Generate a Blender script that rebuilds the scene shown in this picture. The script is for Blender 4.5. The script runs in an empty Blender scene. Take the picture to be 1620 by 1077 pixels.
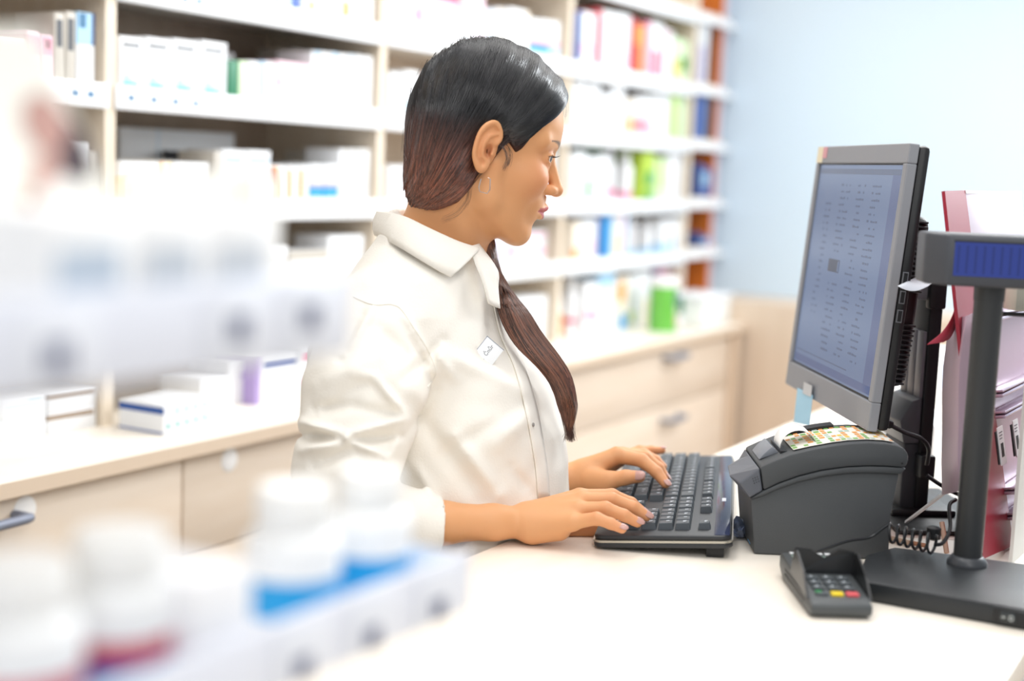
import bpy, bmesh, math, random
import numpy as np
from mathutils import Vector, Matrix
S = bpy.context.scene
COL = S.collection
random.seed(7)
# ---------------------------------------------------------------- camera
CF = 2250.0                                   # focal length in pixels of a 1620 wide frame
_up = np.array([30-810., -(19000-538.5), -CF]); _up = -_up/np.linalg.norm(_up)
_x = np.array([2200-810., -(291-538.5), -CF]); _x -= _x.dot(_up)*_up; _x /= np.linalg.norm(_x)
_y = np.cross(_up, _x)
RW = np.array([_x, _y, _up])                  # world = RW @ camera
CAM = np.array([0., 0., 1.37])
def ray(px, py): return RW @ np.array([px-810., -(py-538.5), -CF])
def on(px, py, ax, v):
    d = ray(px, py); t = (v-CAM[ax])/d[ax]; return Vector(CAM+d*t)
def at(px, py, dist): return Vector(CAM+ray(px, py)*dist/CF)
def onplane(px, py, p0, n):
    d = Vector(ray(px, py)); o = Vector(CAM); n = Vector(n); t = (Vector(p0)-o).dot(n)/d.dot(n); return o+d*t
cd = bpy.data.cameras.new('camera'); cam = bpy.data.objects.new('camera', cd); COL.objects.link(cam)
m4 = Matrix.Identity(4)
for i in range(3):
    for j in range(3): m4[i][j] = RW[i][j]
    m4[i][3] = CAM[i]
cam.matrix_world = m4
cd.sensor_width = 36.0; cd.lens = CF*36/1620; cd.clip_start = 0.05
cd.dof.use_dof = True; cd.dof.focus_distance = 1.70; cd.dof.aperture_fstop = 1.9
S.camera = cam
# ---------------------------------------------------------------- light and exposure
w = bpy.data.worlds.new('world'); S.world = w; w.use_nodes = True
bg = w.node_tree.nodes['Background']; bg.inputs[0].default_value = (0.93, 0.965, 1.0, 1); bg.inputs[1].default_value = 0.58
def area(name, loc, size, power, color=(1, 1, 1), target=None):
    l = bpy.data.lights.new(name, 'AREA'); l.shape = 'RECTANGLE'; l.size, l.size_y = size; l.energy = power; l.color = color
    o = bpy.data.objects.new(name, l); COL.objects.link(o); o.location = loc
    if target is not None: o.rotation_euler = (Vector(target)-Vector(loc)).to_track_quat('-Z', 'Y').to_euler()
    return o
area('overhead_light', (1.9, 1.0, 2.75), (2.6, 0.5), 22, (1, .98, .95))
area('overhead_light', (1.0, 0.1, 2.75), (1.6, 0.5), 12, (1, .98, .95))
area('overhead_light', (3.6, 0.6, 2.75), (2.0, 0.8), 28, (1, .98, .95), (2.2, 1.0, 1.2))
area('overhead_light', (-0.3, -0.7, 2.45), (0.9, 0.6), 13, (1, .99, .97), (0.5, 0.45, 1.1))  # added lamp on the camera side, brightens the foreground stand
area('overhead_light', (4.3, -0.3, 2.7), (0.6, 1.8), 46, (.97, .99, 1), (4.9, 0.0, 1.2))  # added lamp aimed at the pale blue wall to brighten it
area('rim_light', (3.6, 0.1, 2.0), (0.7, 0.9), 22, (.97, .99, 1), (1.7, 0.95, 1.3))  # added lamp that rims her face from the right, no window behind it
vs = S.view_settings; vs.view_transform = 'Standard'; vs.look = 'None'; vs.gamma = 1; vs.use_curve_mapping = False; vs.exposure = 0.08
S.cycles.use_denoising = True
S.cycles.max_bounces = 6; S.cycles.diffuse_bounces = 4; S.cycles.glossy_bounces = 3
# ---------------------------------------------------------------- helpers
def lin(c):
    if isinstance(c, str): c = [int(c[i:i+2], 16)/255 for i in (0, 2, 4)]
    elif max(c) > 1.0: c = [x/255 for x in c]
    return tuple((x/12.92 if x <= .04045 else ((x+.055)/1.055)**2.4) for x in c)
MATS = {}
def mat(col, rough=.5, metal=0, name=None, bump=None, spec=.5, trans=0, emit=None, noise=None, alpha=1):
    key = (str(col), rough, metal, name, str(bump), trans, str(emit), str(noise), alpha)
    if key in MATS: return MATS[key]
    m = bpy.data.materials.new(name or 'paint'); m.use_nodes = True; n = m.node_tree.nodes; L = m.node_tree.links
    b = n['Principled BSDF']; c = lin(col)
    b.inputs['Base Color'].default_value = (*c, 1); b.inputs['Roughness'].default_value = rough; b.inputs['Metallic'].default_value = metal
    b.inputs['Specular IOR Level'].default_value = spec; b.inputs['Transmission Weight'].default_value = trans; b.inputs['Alpha'].default_value = alpha
    if emit: b.inputs['Emission Color'].default_value = (*lin(emit[0]), 1); b.inputs['Emission Strength'].default_value = emit[1]
    tc = n.new('ShaderNodeTexCoord')
    if noise:                                  # (second colour, scale, stretch)
        c2, sc, st = noise
        mp = n.new('ShaderNodeMapping'); mp.inputs['Scale'].default_value = st; L.new(tc.outputs['Object'], mp.inputs[0])
        tx = n.new('ShaderNodeTexNoise'); tx.inputs['Scale'].default_value = sc; tx.inputs['Detail'].default_value = 4; L.new(mp.outputs[0], tx.inputs[0])
        rp = n.new('ShaderNodeValToRGB'); rp.color_ramp.elements[0].position = .35; rp.color_ramp.elements[1].position = .65
        rp.color_ramp.elements[0].color = (*c, 1); rp.color_ramp.elements[1].color = (*lin(c2), 1)
        L.new(tx.outputs[0], rp.inputs[0]); L.new(rp.outputs[0], b.inputs['Base Color'])
    if bump:                                   # (scale, strength)
        tx = n.new('ShaderNodeTexNoise'); tx.inputs['Scale'].default_value = bump[0]; tx.inputs['Detail'].default_value = 3; L.new(tc.outputs['Object'], tx.inputs[0])
        bp = n.new('ShaderNodeBump'); bp.inputs['Strength'].default_value = bump[1]; bp.inputs['Distance'].default_value = .002
        L.new(tx.outputs[0], bp.inputs['Height']); L.new(bp.outputs[0], b.inputs['Normal'])
    MATS[key] = m; return m
class MB:
    """collects shapes, each with its own material slot, for ONE mesh"""
    def __init__(s): s.v = []; s.f = []; s.m = []; s.mats = []; s.sm = []
    def slot(s, m):
        if m not in s.mats: s.mats.append(m)
        return s.mats.index(m)
    def add(s, vs_, fs, m, smooth=False, M=None):
        k = len(s.v); i = s.slot(m)
        s.v += [tuple(M @ Vector(p)) if M else tuple(p) for p in vs_]
        for f in fs: s.f.append([a+k for a in f]); s.m.append(i); s.sm.append(smooth)
        return s
    def box(s, a, b, m, M=None):
        x0, y0, z0 = a; x1, y1, z1 = b
        return s.add([(x0,y0,z0),(x1,y0,z0),(x1,y1,z0),(x0,y1,z0),(x0,y0,z1),(x1,y0,z1),(x1,y1,z1),(x0,y1,z1)],
                     [(3,2,1,0),(4,5,6,7),(0,1,5,4),(1,2,6,5),(2,3,7,6),(3,0,4,7)], m, False, M)
    def rbox(s, a, b, m, r=.003, seg=2, M=None):           # box with rounded edges
        bm = bmesh.new(); bmesh.ops.create_cube(bm, size=1)
        for v in bm.verts:
            for k in range(3): v.co[k] = a[k]+(v.co[k]+.5)*(b[k]-a[k])
        r = min(r, *(abs(b[k]-a[k])*.49 for k in range(3)))
        bmesh.ops.bevel(bm, geom=bm.edges[:], offset=r, segments=seg, affect='EDGES', profile=.5)
        s.bm(bm, m, True, M); return s
    def bm(s, bm, m, smooth=False, M=None):
        bm.verts.index_update(); s.add([tuple(v.co) for v in bm.verts], [[v.index for v in f.verts] for f in bm.faces], m, smooth, M); bm.free(); return s
    def prism(s, pts, off, m, smooth=False, M=None, bev=0):        # closed outline of 3D points extruded by a vector
        n = len(pts); off = Vector(off); P = [Vector(p) for p in pts]
        if bev:
            bm = bmesh.new(); a = [bm.verts.new(p) for p in P]; f = bm.faces.new(a)
            r = bmesh.ops.extrude_face_region(bm, geom=[f]); bmesh.ops.translate(bm, vec=off, verts=[e for e in r['geom'] if isinstance(e, bmesh.types.BMVert)])
            bmesh.ops.recalc_face_normals(bm, faces=bm.faces[:])
            bm.normal_update()
            ed = [e for e in bm.edges if len(e.link_faces) == 2 and e.calc_face_angle(0) > .5]
            bmesh.ops.bevel(bm, geom=ed, offset=bev, segments=2, affect='EDGES', profile=.5, clamp_overlap=True)
            return s.bm(bm, m, True, M)
        return s.add(P+[p+off for p in P], [list(range(n))[::-1], list(range(n, 2*n))]+[(i, (i+1) % n, n+(i+1) % n, n+i) for i in range(n)], m, smooth, M)
    def lathe(s, prof, m, seg=24, c=(0, 0, 0), M=None, ring=None):
        V = []; Fc = []
        for r, z in prof:
            for k in range(seg):
                a = 2*math.pi*k/seg; V.append((c[0]+r*math.cos(a), c[1]+r*math.sin(a), c[2]+z))
        for i in range(len(prof)-1):
            for k in range(seg): Fc.append((i*seg+k, i*seg+(k+1) % seg, (i+1)*seg+(k+1) % seg, (i+1)*seg+k))
        Fc.append(list(range(seg))[::-1]); Fc.append([(len(prof)-1)*seg+k for k in range(seg)])
        return s.add(V, Fc, m, True, M)
    def tube(s, pts, r, m, seg=8, M=None):
        P = [Vector(p) for p in pts]; V = []; Fc = []; N = None
        for i, p in enumerate(P):
            t = (P[min(i+1, len(P)-1)]-P[max(i-1, 0)]).normalized()
            if N is None: N = t.orthogonal().normalized()
            N = (N-t*N.dot(t)).normalized(); B = t.cross(N); rr = r[i] if isinstance(r, (list, tuple)) else r
            for k in range(seg):
                a = 2*math.pi*k/seg; V.append(p+(N*math.cos(a)+B*math.sin(a))*rr)
        for i in range(len(P)-1):
            for k in range(seg): Fc.append((i*seg+k, i*seg+(k+1) % seg, (i+1)*seg+(k+1) % seg, (i+1)*seg+k))
        Fc.append(list(range(seg))[::-1]); Fc.append([(len(P)-1)*seg+k for k in range(seg)])
        return s.add(V, Fc, m, True, M)
    def build(s, name, parent=None, M=None, bevel=0):
        me = bpy.data.meshes.new(name); me.from_pydata(s.v, [], s.f)
        for m in s.mats: me.materials.append(m)
        me.polygons.foreach_set('material_index', s.m); me.polygons.foreach_set('use_smooth', s.sm); me.update()
        o = bpy.data.objects.new(name, me); COL.objects.link(o)
        if parent: o.parent = parent
        if M: o.matrix_world = M
        if bevel:
            b = o.modifiers.new('b', 'BEVEL'); b.width = bevel; b.segments = 2; b.limit_method = 'ANGLE'
        if any(s.sm): 
            try:
                e = me.attributes.get('sharp_edge')
                me.set_sharp_from_angle(angle=math.radians(40))
            except Exception: pass
        return o
def tag(o, label=None, cat=None, group=None, kind=None):
    if label: o['label'] = label
    if cat: o['category'] = cat
    if group: o['group'] = group
    if kind: o['kind'] = kind
    return o
def empty(name, M, label, cat, group=None):
    o = bpy.data.objects.new(name, None); COL.objects.link(o); o.empty_display_size = .02
    o.matrix_world = M if isinstance(M, Matrix) else Matrix.Translation(M)
    return tag(o, label, cat, group)
def struct(o): return tag(o, kind='structure')
def catmull(P, n=8):
    P = [Vector(p) for p in P]; Q = [P[0]*2-P[1]]+P+[P[-1]*2-P[-2]]; out = []
    for i in range(1, len(Q)-2):
        for k in range(n):
            t = k/n; a, b, c, d = Q[i-1:i+3]
            out.append(.5*((2*b)+(c-a)*t+(2*a-5*b+4*c-d)*t*t+(3*b-a-3*c+d)*t**3))
    return out+[P[-1]]
def frame(o, x, z):                            # matrix from origin, x axis and approximate z axis
    x = Vector(x).normalized(); z = Vector(z); y = z.cross(x).normalized(); z = x.cross(y)
    M = Matrix((x, y, z)).transposed().to_4x4(); M.translation = o; return M
# smooth noise used for shapes
_rs = np.random.RandomState(3)
WHITE = lin((.97, .97, .97))
# ================================================================ the shop fittings behind the counter
WO = Vector((1.31, 1.63, 0)); WA = math.radians(2.15)
MW = Matrix.Translation(WO) @ Matrix.Rotation(WA, 4, 'Z')
MWI = MW.inverted()
def wl(px, py, v):                             # wall frame point (u, v, z) on the vertical plane v
    n = MW.to_3x3() @ Vector((0, 1, 0)); p0 = MW @ Vector((0, v, 0)); return MWI @ onplane(px, py, p0, n)
BZ = .90; VS = .19                             # back counter height, plane of the shelf fronts
beige = mat('E4D3C0', .42, name='beige_laminate', noise=('E9DAC9', 3, (1, 8, 8)))
edge = mat('DCC8B2', .45, name='counter_edge')
topm = mat('F6EEE2', .35, name='cream_laminate', noise=('F3EADC', 6, (1, 6, 6)))
upm = mat('EADDCB', .5, name='upright_wood', noise=('E2D3BE', 4, (8, 8, 1)))
backm = mat('CDBBA8', .6, name='back_panel_wood', noise=('C4B19D', 4, (8, 8, 1)))
railw = mat('F4F7FB', .3, name='white_rail')
shelfm = mat('EDE6DC', .5, name='shelf_board')
white = mat('F7F8FA', .5, name='white_card')
bluep = mat('DCEFFE', .6, name='pale_blue_paint')
floor = struct(MB().box((-3, -3, -.05), (7, 4, 0), mat('CDBFAF', .4, name='floor_tile', noise=('C8B9A7', 2, (1, 1, 1)))).build('floor'))
u_end = wl(1166, 514, 0).x
VB = .50
struct(MB().box((-2.5, VB+.02, 0), (u_end+1.2, VB+.1, 2.8), mat('E8E0D4', .7, name='wall_paint')).build('wall_back', M=MW))
# right wall: low beige part, pale blue above
zb = wl(1172, 466, .1).z
u_w = u_end+.05; u_b = max(u_w+.15, wl(1153, 200, VS).x+.02)
struct(MB().box((u_b, -5, 0), (u_b+.1, VB+.02, 2.8), bluep).build('wall_right', M=MW))
pw = MB().rbox((u_w, -4.5, 0), (u_b-.002, VB+.01, zb), mat('E2CFBB', .5, name='beige_partition', noise=('DDC9B4', 3, (6, 6, 1))), .004)
tag(pw.build('partition_panel', M=MW), 'low beige laminate partition in front of the pale blue wall', 'partition')
# base cabinets with drawers
u_seam = wl(282, 760, .02).x; z_seam = wl(282, 880, .02).z
z_s2 = wl(1000, 656, .02).z
grey = mat('7E8494', .5, .2, name='handle_metal')
def unit(u0, u1, splits, handles, label, discs=()):
    t = empty('drawer_cabinet', MW, label, 'cabinet', 'beige base cabinets under the medicine shelves')
    MB().box((u0+.001, .03, .06), (u1-.001, VB, BZ-.0265), edge).build('carcass', t)
    MB().box((u0+.001, .07, 0), (u1-.001, VB, .06), mat('A89A8A', .6, name='plinth')).build('plinth', t)
    zz = [.065]+splits+[BZ-.03]
    for i in range(len(zz)-1):
        d = MB().rbox((u0+.003, .01, zz[i]+.002), (u1-.003, .029, zz[i+1]-.002), beige, .001).build('drawer', t)
        for (hu, hz, hw) in handles:
            if zz[i] < hz < zz[i+1]:
                h = MB(); pts = catmull([(hu-hw, .01, hz), (hu-hw, -.014, hz), (hu-hw+.02, -.022, hz), (hu+hw-.02, -.022, hz), (hu+hw, -.014, hz), (hu+hw, .01, hz)], 4)
                hb = MB().tube(pts, .0075, grey, 10).build('handle', d)
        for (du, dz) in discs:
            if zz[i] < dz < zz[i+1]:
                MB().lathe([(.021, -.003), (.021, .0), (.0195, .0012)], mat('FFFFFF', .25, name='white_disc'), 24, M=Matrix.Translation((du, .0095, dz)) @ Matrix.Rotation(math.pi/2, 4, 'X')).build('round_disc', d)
    return t
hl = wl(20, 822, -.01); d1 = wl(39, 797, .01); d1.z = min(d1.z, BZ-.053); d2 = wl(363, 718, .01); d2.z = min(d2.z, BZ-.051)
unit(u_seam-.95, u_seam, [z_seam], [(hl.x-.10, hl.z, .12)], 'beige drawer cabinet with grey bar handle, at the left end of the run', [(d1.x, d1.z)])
um = wl(878, 600, .02).x-.03
u2m = u_seam+(um-u_seam)*.5
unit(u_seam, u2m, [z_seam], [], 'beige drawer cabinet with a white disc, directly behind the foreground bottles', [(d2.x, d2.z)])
unit(u2m, um, [z_s2], [], 'beige drawer cabinet hidden mostly behind the woman in the white shirt')
h1 = wl(1072, 564, -.01); h2 = wl(1068, 662, -.01)
unit(um, u_end-.035, [z_s2], [(h1.x, h1.z, .06), (h2.x, h2.z, .06)], 'beige drawer cabinet with two short grey handles, right end of the run')
tag(MB().box((u_end-.034, -.005, 0), (u_end+.02, VB, BZ-.026), mat('D9C3AC', .5, name='end_panel')).build('end_panel', M=MW), 'beige upright end panel closing the cabinet run at the partition', 'panel')
ct = MB(); ct.rbox((u_seam-1.0, -.012, BZ-.025), (u_end+.045, VB, BZ), topm, .002); ct.box((u_seam-1.0, -.0135, BZ-.024), (u_end+.045, -.0125, BZ-.001), edge)
tag(ct.build('back_countertop', M=MW), 'long cream countertop ledge running below the medicine shelves', 'countertop')
# ---------------- shelf unit: uprights, boards, rails
lv = [.0]*5
LV = [1.845, 1.617, 1.438, 1.247, 1.082]       # bottoms of the price rails
RH = .042
ux = [wl(172, 480, VS).x, wl(600, 300, VS).x, wl(892, 300, VS).x, wl(1094, 200, VS).x]
ux = [ux[0]-.76]+ux
sh = empty('medicine_shelving', MW, 'tall pale wood shelving with white price rails along the back wall', 'shelving')
for i, u in enumerate(ux): MB().box((u-.0125, VS, BZ), (u+.0125, VB-.005, 2.25), upm).build('upright', sh)
u_x5 = wl(1150, 200, VS).x
MB().box((ux[0], VB-.006, BZ), (ux[-1], VB, 2.25), backm).build('back_panel', sh)
seams = []
bays = [(ux[i]+.0125, ux[i+1]-.0125) for i in range(4)]+[(ux[4]+.0125, u_x5)]
for bi, (a, b) in enumerate(bays):
    for k, z in enumerate(LV):
        if bi == 4: z = z+.012
        MB().box((a+.0005, VS+.006, z+RH-.02), (b-.0005, VB-.007, z+RH-.004), shelfm).build('shelf_board', sh)
        hh = RH if bi < 4 else .022
        MB().rbox((a-(.004 if bi < 4 else 0), VS-.008, z), (b+(.004 if bi < 4 else .03), VS+.005, z+hh), railw, .003).build('price_rail', sh)
# price tickets on the rails
tick = mat('FFFFFF', .4, name='ticket_paper'); tickt = mat('4E7FA8', .5, name='ticket_print'); seamm = mat('7D8FB5', .5, name='rail_gap')
def tickets(bay, k, pxs, wpx=30):
    for j, px in enumerate(pxs):
        z = LV[k]; p = wl(px, 200, VS-.009); u = p.x; hw = .017
        q = MB().box((u-hw, VS-.0095, z+.006), (u+hw, VS-.0082, z+RH-.006), tick)
        q.box((u-.007, VS-.0099, z+.016), (u+.007, VS-.0096, z+.026), tickt)
        q.build('price_ticket', sh)
tickets(1, 0+1, [200, 222, 244, 266, 290, 312]); tickets(1, 2, [207, 243, 277, 309]); tickets(0, 2, [118, 143]); tickets(0, 1, [60, 92, 135])
tickets(3, 3-1, [930, 950, 971, 990, 1010]); tickets(3, 1, [935, 960, 985, 1010, 1040, 1065]); tickets(3, 3, [940, 980, 1020]); tickets(2, 4, [820, 845])
# ---------------- the goods
PAL = dict(w='EBEDF0', g='B9BCC0', k='4A4C52', b='2A9BD8', B='1F4E9A', n='2B3F7A', t='3FA7A0', G='4FA04A', L='B9D64A', p='E58FB0', P='D2356F', r='C43A4A', o='F0A050', y='F2DC8A', s='A9D2EF', v='B09BD0', c='F3E8D8', m='F6D3DF', e='2F7D5A', l='D6E6F4', d='9A8672', q='C8C2B8', u='5874B8', O='D9782C', z='D8EFC8')
def pm(ch): return mat(PAL[ch], .42, name='carton_print')
ORD = ['first', 'second', 'third', 'fourth', 'fifth', 'sixth', 'seventh', 'eighth', 'ninth', 'tenth', 'eleventh', 'twelfth', 'thirteenth', 'fourteenth', 'fifteenth', 'sixteenth', 'seventeenth', 'eighteenth']
def carton(u, v, z, w, d, h, main, pats=(), name='medicine_box', rot=0):
    m = MB(); m.rbox((0, 0, 0), (w, d, h), pm(main), min(.0012, w*.1))
    for (x0, z0, x1, z1, ch) in pats:          # printed areas on the front, wrapped on the left side when touching the edge
        m.box((w*x0, -.0004, h*z0), (w*x1, 0, h*z1), pm(ch))
        if x0 <= .02: m.box((-.0004, 0, h*z0), (0, d, h*z1), pm(ch))
    o = m.build(name, M=MW @ Matrix.Translation((u, v, z)) @ Matrix.Rotation(rot, 4, 'Z')); return o
def bottle(u, v, z, w, h, main, cap='w', pats=(), name='bottle'):
    r = w/2; m = MB(); m.lathe([(r*.94, 0), (r, .03*h), (r, .68*h), (r*.85, .76*h), (r*.5, .8*h), (r*.5, .82*h)], pm(main), 20)
    for (z0, z1, ch) in pats: m.lathe([(r*1.012, z0*h), (r*1.012, z1*h)], pm(ch), 20)
    t = empty(name, MW @ Matrix.Translation((u+r, v+r, z)), 'x', 'bottle'); m.build('bottle_body', t)
    MB().lathe([(r*.56, .81*h), (r*.6, .83*h), (r*.6, .97*h), (r*.52, h)], pm(cap), 18).build('cap', t); return t
CN = dict(w='white', g='grey', k='black', b='sky blue', B='royal blue', n='navy', t='teal', G='green', L='lime green', p='pink', P='magenta', r='red', o='orange', y='pale yellow', s='light blue', v='violet', c='cream', m='pale pink', e='dark green', l='pale blue', d='brown', q='grey beige', u='mid blue', O='orange', z='pale green')
def row(items, k, shelfname, group, z=None, v=VS+.012, dep=.09):
    """items: (px left, px right, px top, main colour, patterns, kind) standing on level k"""
    zb_ = z if z is not None else LV[k]+RH-.0035
    n = 0
    for it in items:
        x0, x1, yt, main, pats = it[:5]; kind = it[5] if len(it) > 5 else 'box'; vv = v+(it[6] if len(it) > 6 else 0)
        pxm = .5*(x0+x1); a = wl(x0, yt, vv); b = wl(x1, yt, vv); t = wl(pxm, yt, vv); w = b.x-a.x; h = t.z-zb_
        top_ = min([L_+RH-.0215 for L_ in LV if L_ > zb_]+[9]); h = min(max(h, .015), top_-zb_); b0 = ([q_ for q_ in bays if q_[0]-.03 <= a.x+.004 < q_[1]]+[bays[-1]])[0]; a.x = max(a.x, b0[0]+.0015); a.x = min(a.x, b0[1]-.03); w = max(min(b.x, b0[1]-(.013 if b0 is bays[-1] else .0015))-a.x, .008)
        cols = []
        for p in pats:
            c = CN[p[-1]]
            if c not in cols and c != CN[main]: cols.append(c)
        desc = CN[main]+(' bottle' if kind == 'bottle' else ' carton')+(' with '+' and '.join(cols[:2])+' print' if cols else '')
        if kind == 'bottle':
            c_ = wl(pxm, yt, vv); wb = (x1-x0)*((MW @ c_)-Vector(CAM)).length/CF*.95; o = bottle(c_.x-wb/2, vv, zb_, wb, h, main, 'w', pats, 'product_bottle')
        else: o = carton(a.x, vv, zb_, w-.0012, min(dep, VB-.01-vv), h, main, pats)
        lab = f'{desc}, {ORD[n]} from left on {shelfname}'
        if len(lab.split()) > 16 and len(cols) > 1: lab = f'{CN[main]} {"bottle" if kind == "bottle" else "carton"} with {cols[0]} print, {ORD[n]} from left on {shelfname}'
        if len(lab.split()) > 16: lab = lab.replace(' from left on ', ' on ')
        tag(o, lab, 'bottle' if kind == 'bottle' else 'box', group); n += 1
S4 = [(0, 0, 1, 1, 'w'), (.12, 0, .97, .05, 't'), (.14, .05, .78, .11, 't'), (.16, .11, .6, .17, 's'), (.18, .17, .42, .25, 's'), (.12, .80, .85, .87, 'k')]
# left bay at the picture's edge
row([(0, 40, 62, 'w', [(0, .6, 1, .8, 'm')]), (42, 62, 50, 'm', [(0, .5, 1, .9, 'p')]), (63, 84, 56, 'm', [(.1, .55, .9, .95, 'p'), (.3, .7, .8, .9, 'P')]), (86, 103, 20, 'q', [(.2, .5, .8, .9, 'k')]), (104, 121, 18, 'q', [(.2, .45, .8, .9, 'k')]), (122, 151, 20, 'w', [(0, .55, 1, 1, 's'), (.1, .78, .5, .98, 'b'), (.82, .55, 1, 1, 'B')])], 2, 'far left shelf beside the pale upright', 'boxes on the far left shelf')
row([(20, 80, 215, 'c', [(0, .8, 1, 1, 'w')]), (85, 140, 225, 'w', [(0, .3, 1, .4, 'g')]), (142, 158, 240, 'q', [])], 3, 'far left third shelf', 'boxes on the far left third shelf')
# bay 1, top
row([(190, 230, -60, 'w', [(0, .1, 1, .3, 'l')]), (232, 272, -55, 'w', [(.1, .1, .9, .3, 's')]), (332, 358, -50, 's', [(0, .4, 1, .6, 'w')]), (360, 385, -45, 'w', [(0, .1, .2, 1, 'l')]), (386, 410, -42, 'w', [(.7, 0, 1, 1, 's')]), (415, 436, -38, 'w', [(0, 0, .3, 1, 'g')]), (437, 462, -36, 'l', [(0, 0, .2, 1, 's')]), (463, 476, -34, 'u', []), (478, 535, -30, 'w', [(.2, .1, .35, .4, 'o')]), (537, 592, -25, 'w', [(.1, .1, .3, .5, 'o'), (.5, .2, .9, .3, 'l')])], 1, 'top left shelf', 'boxes on the top left shelf')
row([(190, 228, 58, 'w', S4[1:]), (231, 271, 60, 'w', S4[1:]), (274, 315, 63, 'w', S4[1:]), (318, 360, 66, 'w', S4[1:]), (363, 378, 95, 'e', []), (379, 392, 97, 'z', []), (393, 414, 97, 'w', [(.7, 0, .9, 1, 'l')]), (415, 437, 98, 'w', [(0, 0, .2, 1, 's')]), (439, 493, 99, 'm', [(.05, .1, .95, .42, 'w'), (.05, .55, .95, .9, 'w'), (0, .45, 1, .52, 'p')]), (494, 506, 81, 'w', [(.4, 0, 1, 1, 's')]), (507, 520, 82, 'w', []), (521, 534, 83, 'w', [(.5, 0, 1, 1, 's')]), (535, 548, 85, 'w', []), (549, 561, 86, 'w', [(.4, 0, .9, 1, 'l')]), (562, 575, 87, 'w', [(.6, 0, 1, .8, 'l')]), (576, 590, 89, 'w', [])], 2, 'second shelf left of the woman', 'boxes on the second left shelf')
row([(462, 500, 80, 'g', [(0, .5, 1, 1, 'q')], 'box', .11), (190, 372, 72, 'w', [], 'box', .13)], 2, 'back row of the second left shelf', 'boxes in the back row of the left shelves')
row([(190, 372, 206, 'w', [(.3, 0, .32, 1, 'l')], 'box', .195)], 3, 'back row of the third left shelf', 'boxes in the back row of the left shelves')
row([(190, 250, 256, 'w', [(0, 0, .2, .6, 'y')]), (252, 274, 256, 'c', [(.1, 0, .3, 1, 'o'), (.6, 0, .8, 1, 'y')]), (276, 330, 257, 'w', []), (313, 336, 240, 'k', [], 'box', .10), (340, 350, 240, 'q', []), (352, 388, 237, 'w', [(.1, .75, .9, .85, 's')]), (390, 429, 238, 'w', [(.1, .75, .9, .85, 's')]), (431, 452, 262, 'w', [(0, 0, .5, .95, 'o'), (0, .5, .3, .9, 'p')]), (453, 471, 262, 'w', [(.1, 0, .5, .9, 'o')]), (472, 490, 262, 'w', [(.1, 0, .5, .9, 'o')]), (491, 513, 260, 'w', [(0, .1, 1, .36, 'b'), (0, .36, 1, .46, 'v')]), (514, 536, 260, 'w', [(0, .1, 1, .36, 'b'), (0, .36, 1, .46, 'v')]), (538, 551, 236, 'w', [(.6, 0, 1, 1, 'q')]), (552, 565, 236, 'w', [(.6, 0, 1, 1, 'q')]), (566, 578, 236, 'w', [(.6, 0, 1, 1, 'q')]), (579, 591, 236, 'w', [(.6, 0, 1, 1, 'q')])], 3, 'third shelf left of the woman', 'boxes on the third left shelf')
row([(502, 535, 240, 'q', [(.2, .3, .4, .9, 'g')], 'box', .1)], 3, 'the back row behind the grey striped cartons', 'boxes in the back row of the left shelves')
row([(458, 520, 396, 'w', [(0, .7, 1, 1, 'q')]), (520, 576, 372, 'w', [(.1, .75, .9, .85, 's'), (.3, .1, .6, .3, 'l')]), (400, 455, 390, 'w', [(0, .6, 1, .7, 'q')])], 4, 'fourth shelf behind the shirt collar', 'boxes on the fourth left shelf')
# goods on the back counter, left
def low(px0, px1, top, k, vv, dep_, main, pats, label, z0=BZ, rot=0, h=None):
    a = wl(px0, top, vv); b = wl(px1, top, vv); hh = h or max(.02, a.z-z0)
    return tag(carton(a.x, vv, z0, b.x-a.x, dep_, hh, main, pats, rot=rot), label, 'box', 'boxes on the back countertop')
for j, (x0, x1) in enumerate([(-60, 0), (2, 72), (76, 152)]):
    m_ = 'w'; pt = [(0, .66, .95, .9, 'd')] if j == 2 else [(.1, .55, .9, .62, 'l'), (.6, .8, .9, .85, 's')]
    nm = ['white carton at the picture edge', 'pale printed white carton left of the brown striped ones', 'white carton with brown stripe against the upright'][j]
    low(x0, x1, 655, 0, .20, .1, m_, pt, nm+', lower of the pair', h=.036)
    low(x0, x1, 655, 0, .201, .1, m_, pt, nm+', upper of the pair', z0=BZ+.0365, h=.036)
a = MWI @ on(258, 690, 2, BZ)
for j in range(5):
    tag(carton(a.x+.026*j, a.y+.003*j, BZ+.0005, .0245, .10, .052, 'w', [(0, .68, .04, .9, 'B'), (0, .05, .04, .1, 'B'), (.35, .2, .65, .36, 't')] if j == 0 else [(.35, .2, .65, .36, 't'), (.3, .6, .6, .85, 's')]), ['white medicine carton with wide blue band, front of the row on back countertop', 'slim white carton right beside the blue banded carton', 'slim white carton with teal mark, second right of the blue banded carton', 'slim white carton with teal mark, third right of the blue banded carton', 'slim white carton with teal mark, fourth right of the blue banded carton'][j], 'box', 'boxes on the back countertop')
low(318, 360, 598, 0, .17, .1, 'w', [(.3, .5, .7, .7, 'l')], 'plain white carton left of the violet edged carton on back countertop')
low(362, 402, 570, 0, .17, .1, 'w', [(.5, .55, .6, .75, 'v')], 'white carton with small violet mark on back countertop')
low(405, 468, 560, 0, .14, .1, 'w', [(0, 0, .12, 1, 'v'), (.2, .72, 1, .86, 'B')], 'white carton with violet edge and dark blue stripe on back countertop')
low(474, 530, 545, 0, .16, .1, 'w', [(.1, .7, 1, .88, 'P'), (.1, .18, 1, .3, 'p')], 'white carton with pink stripes just behind the white sleeve')
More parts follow.
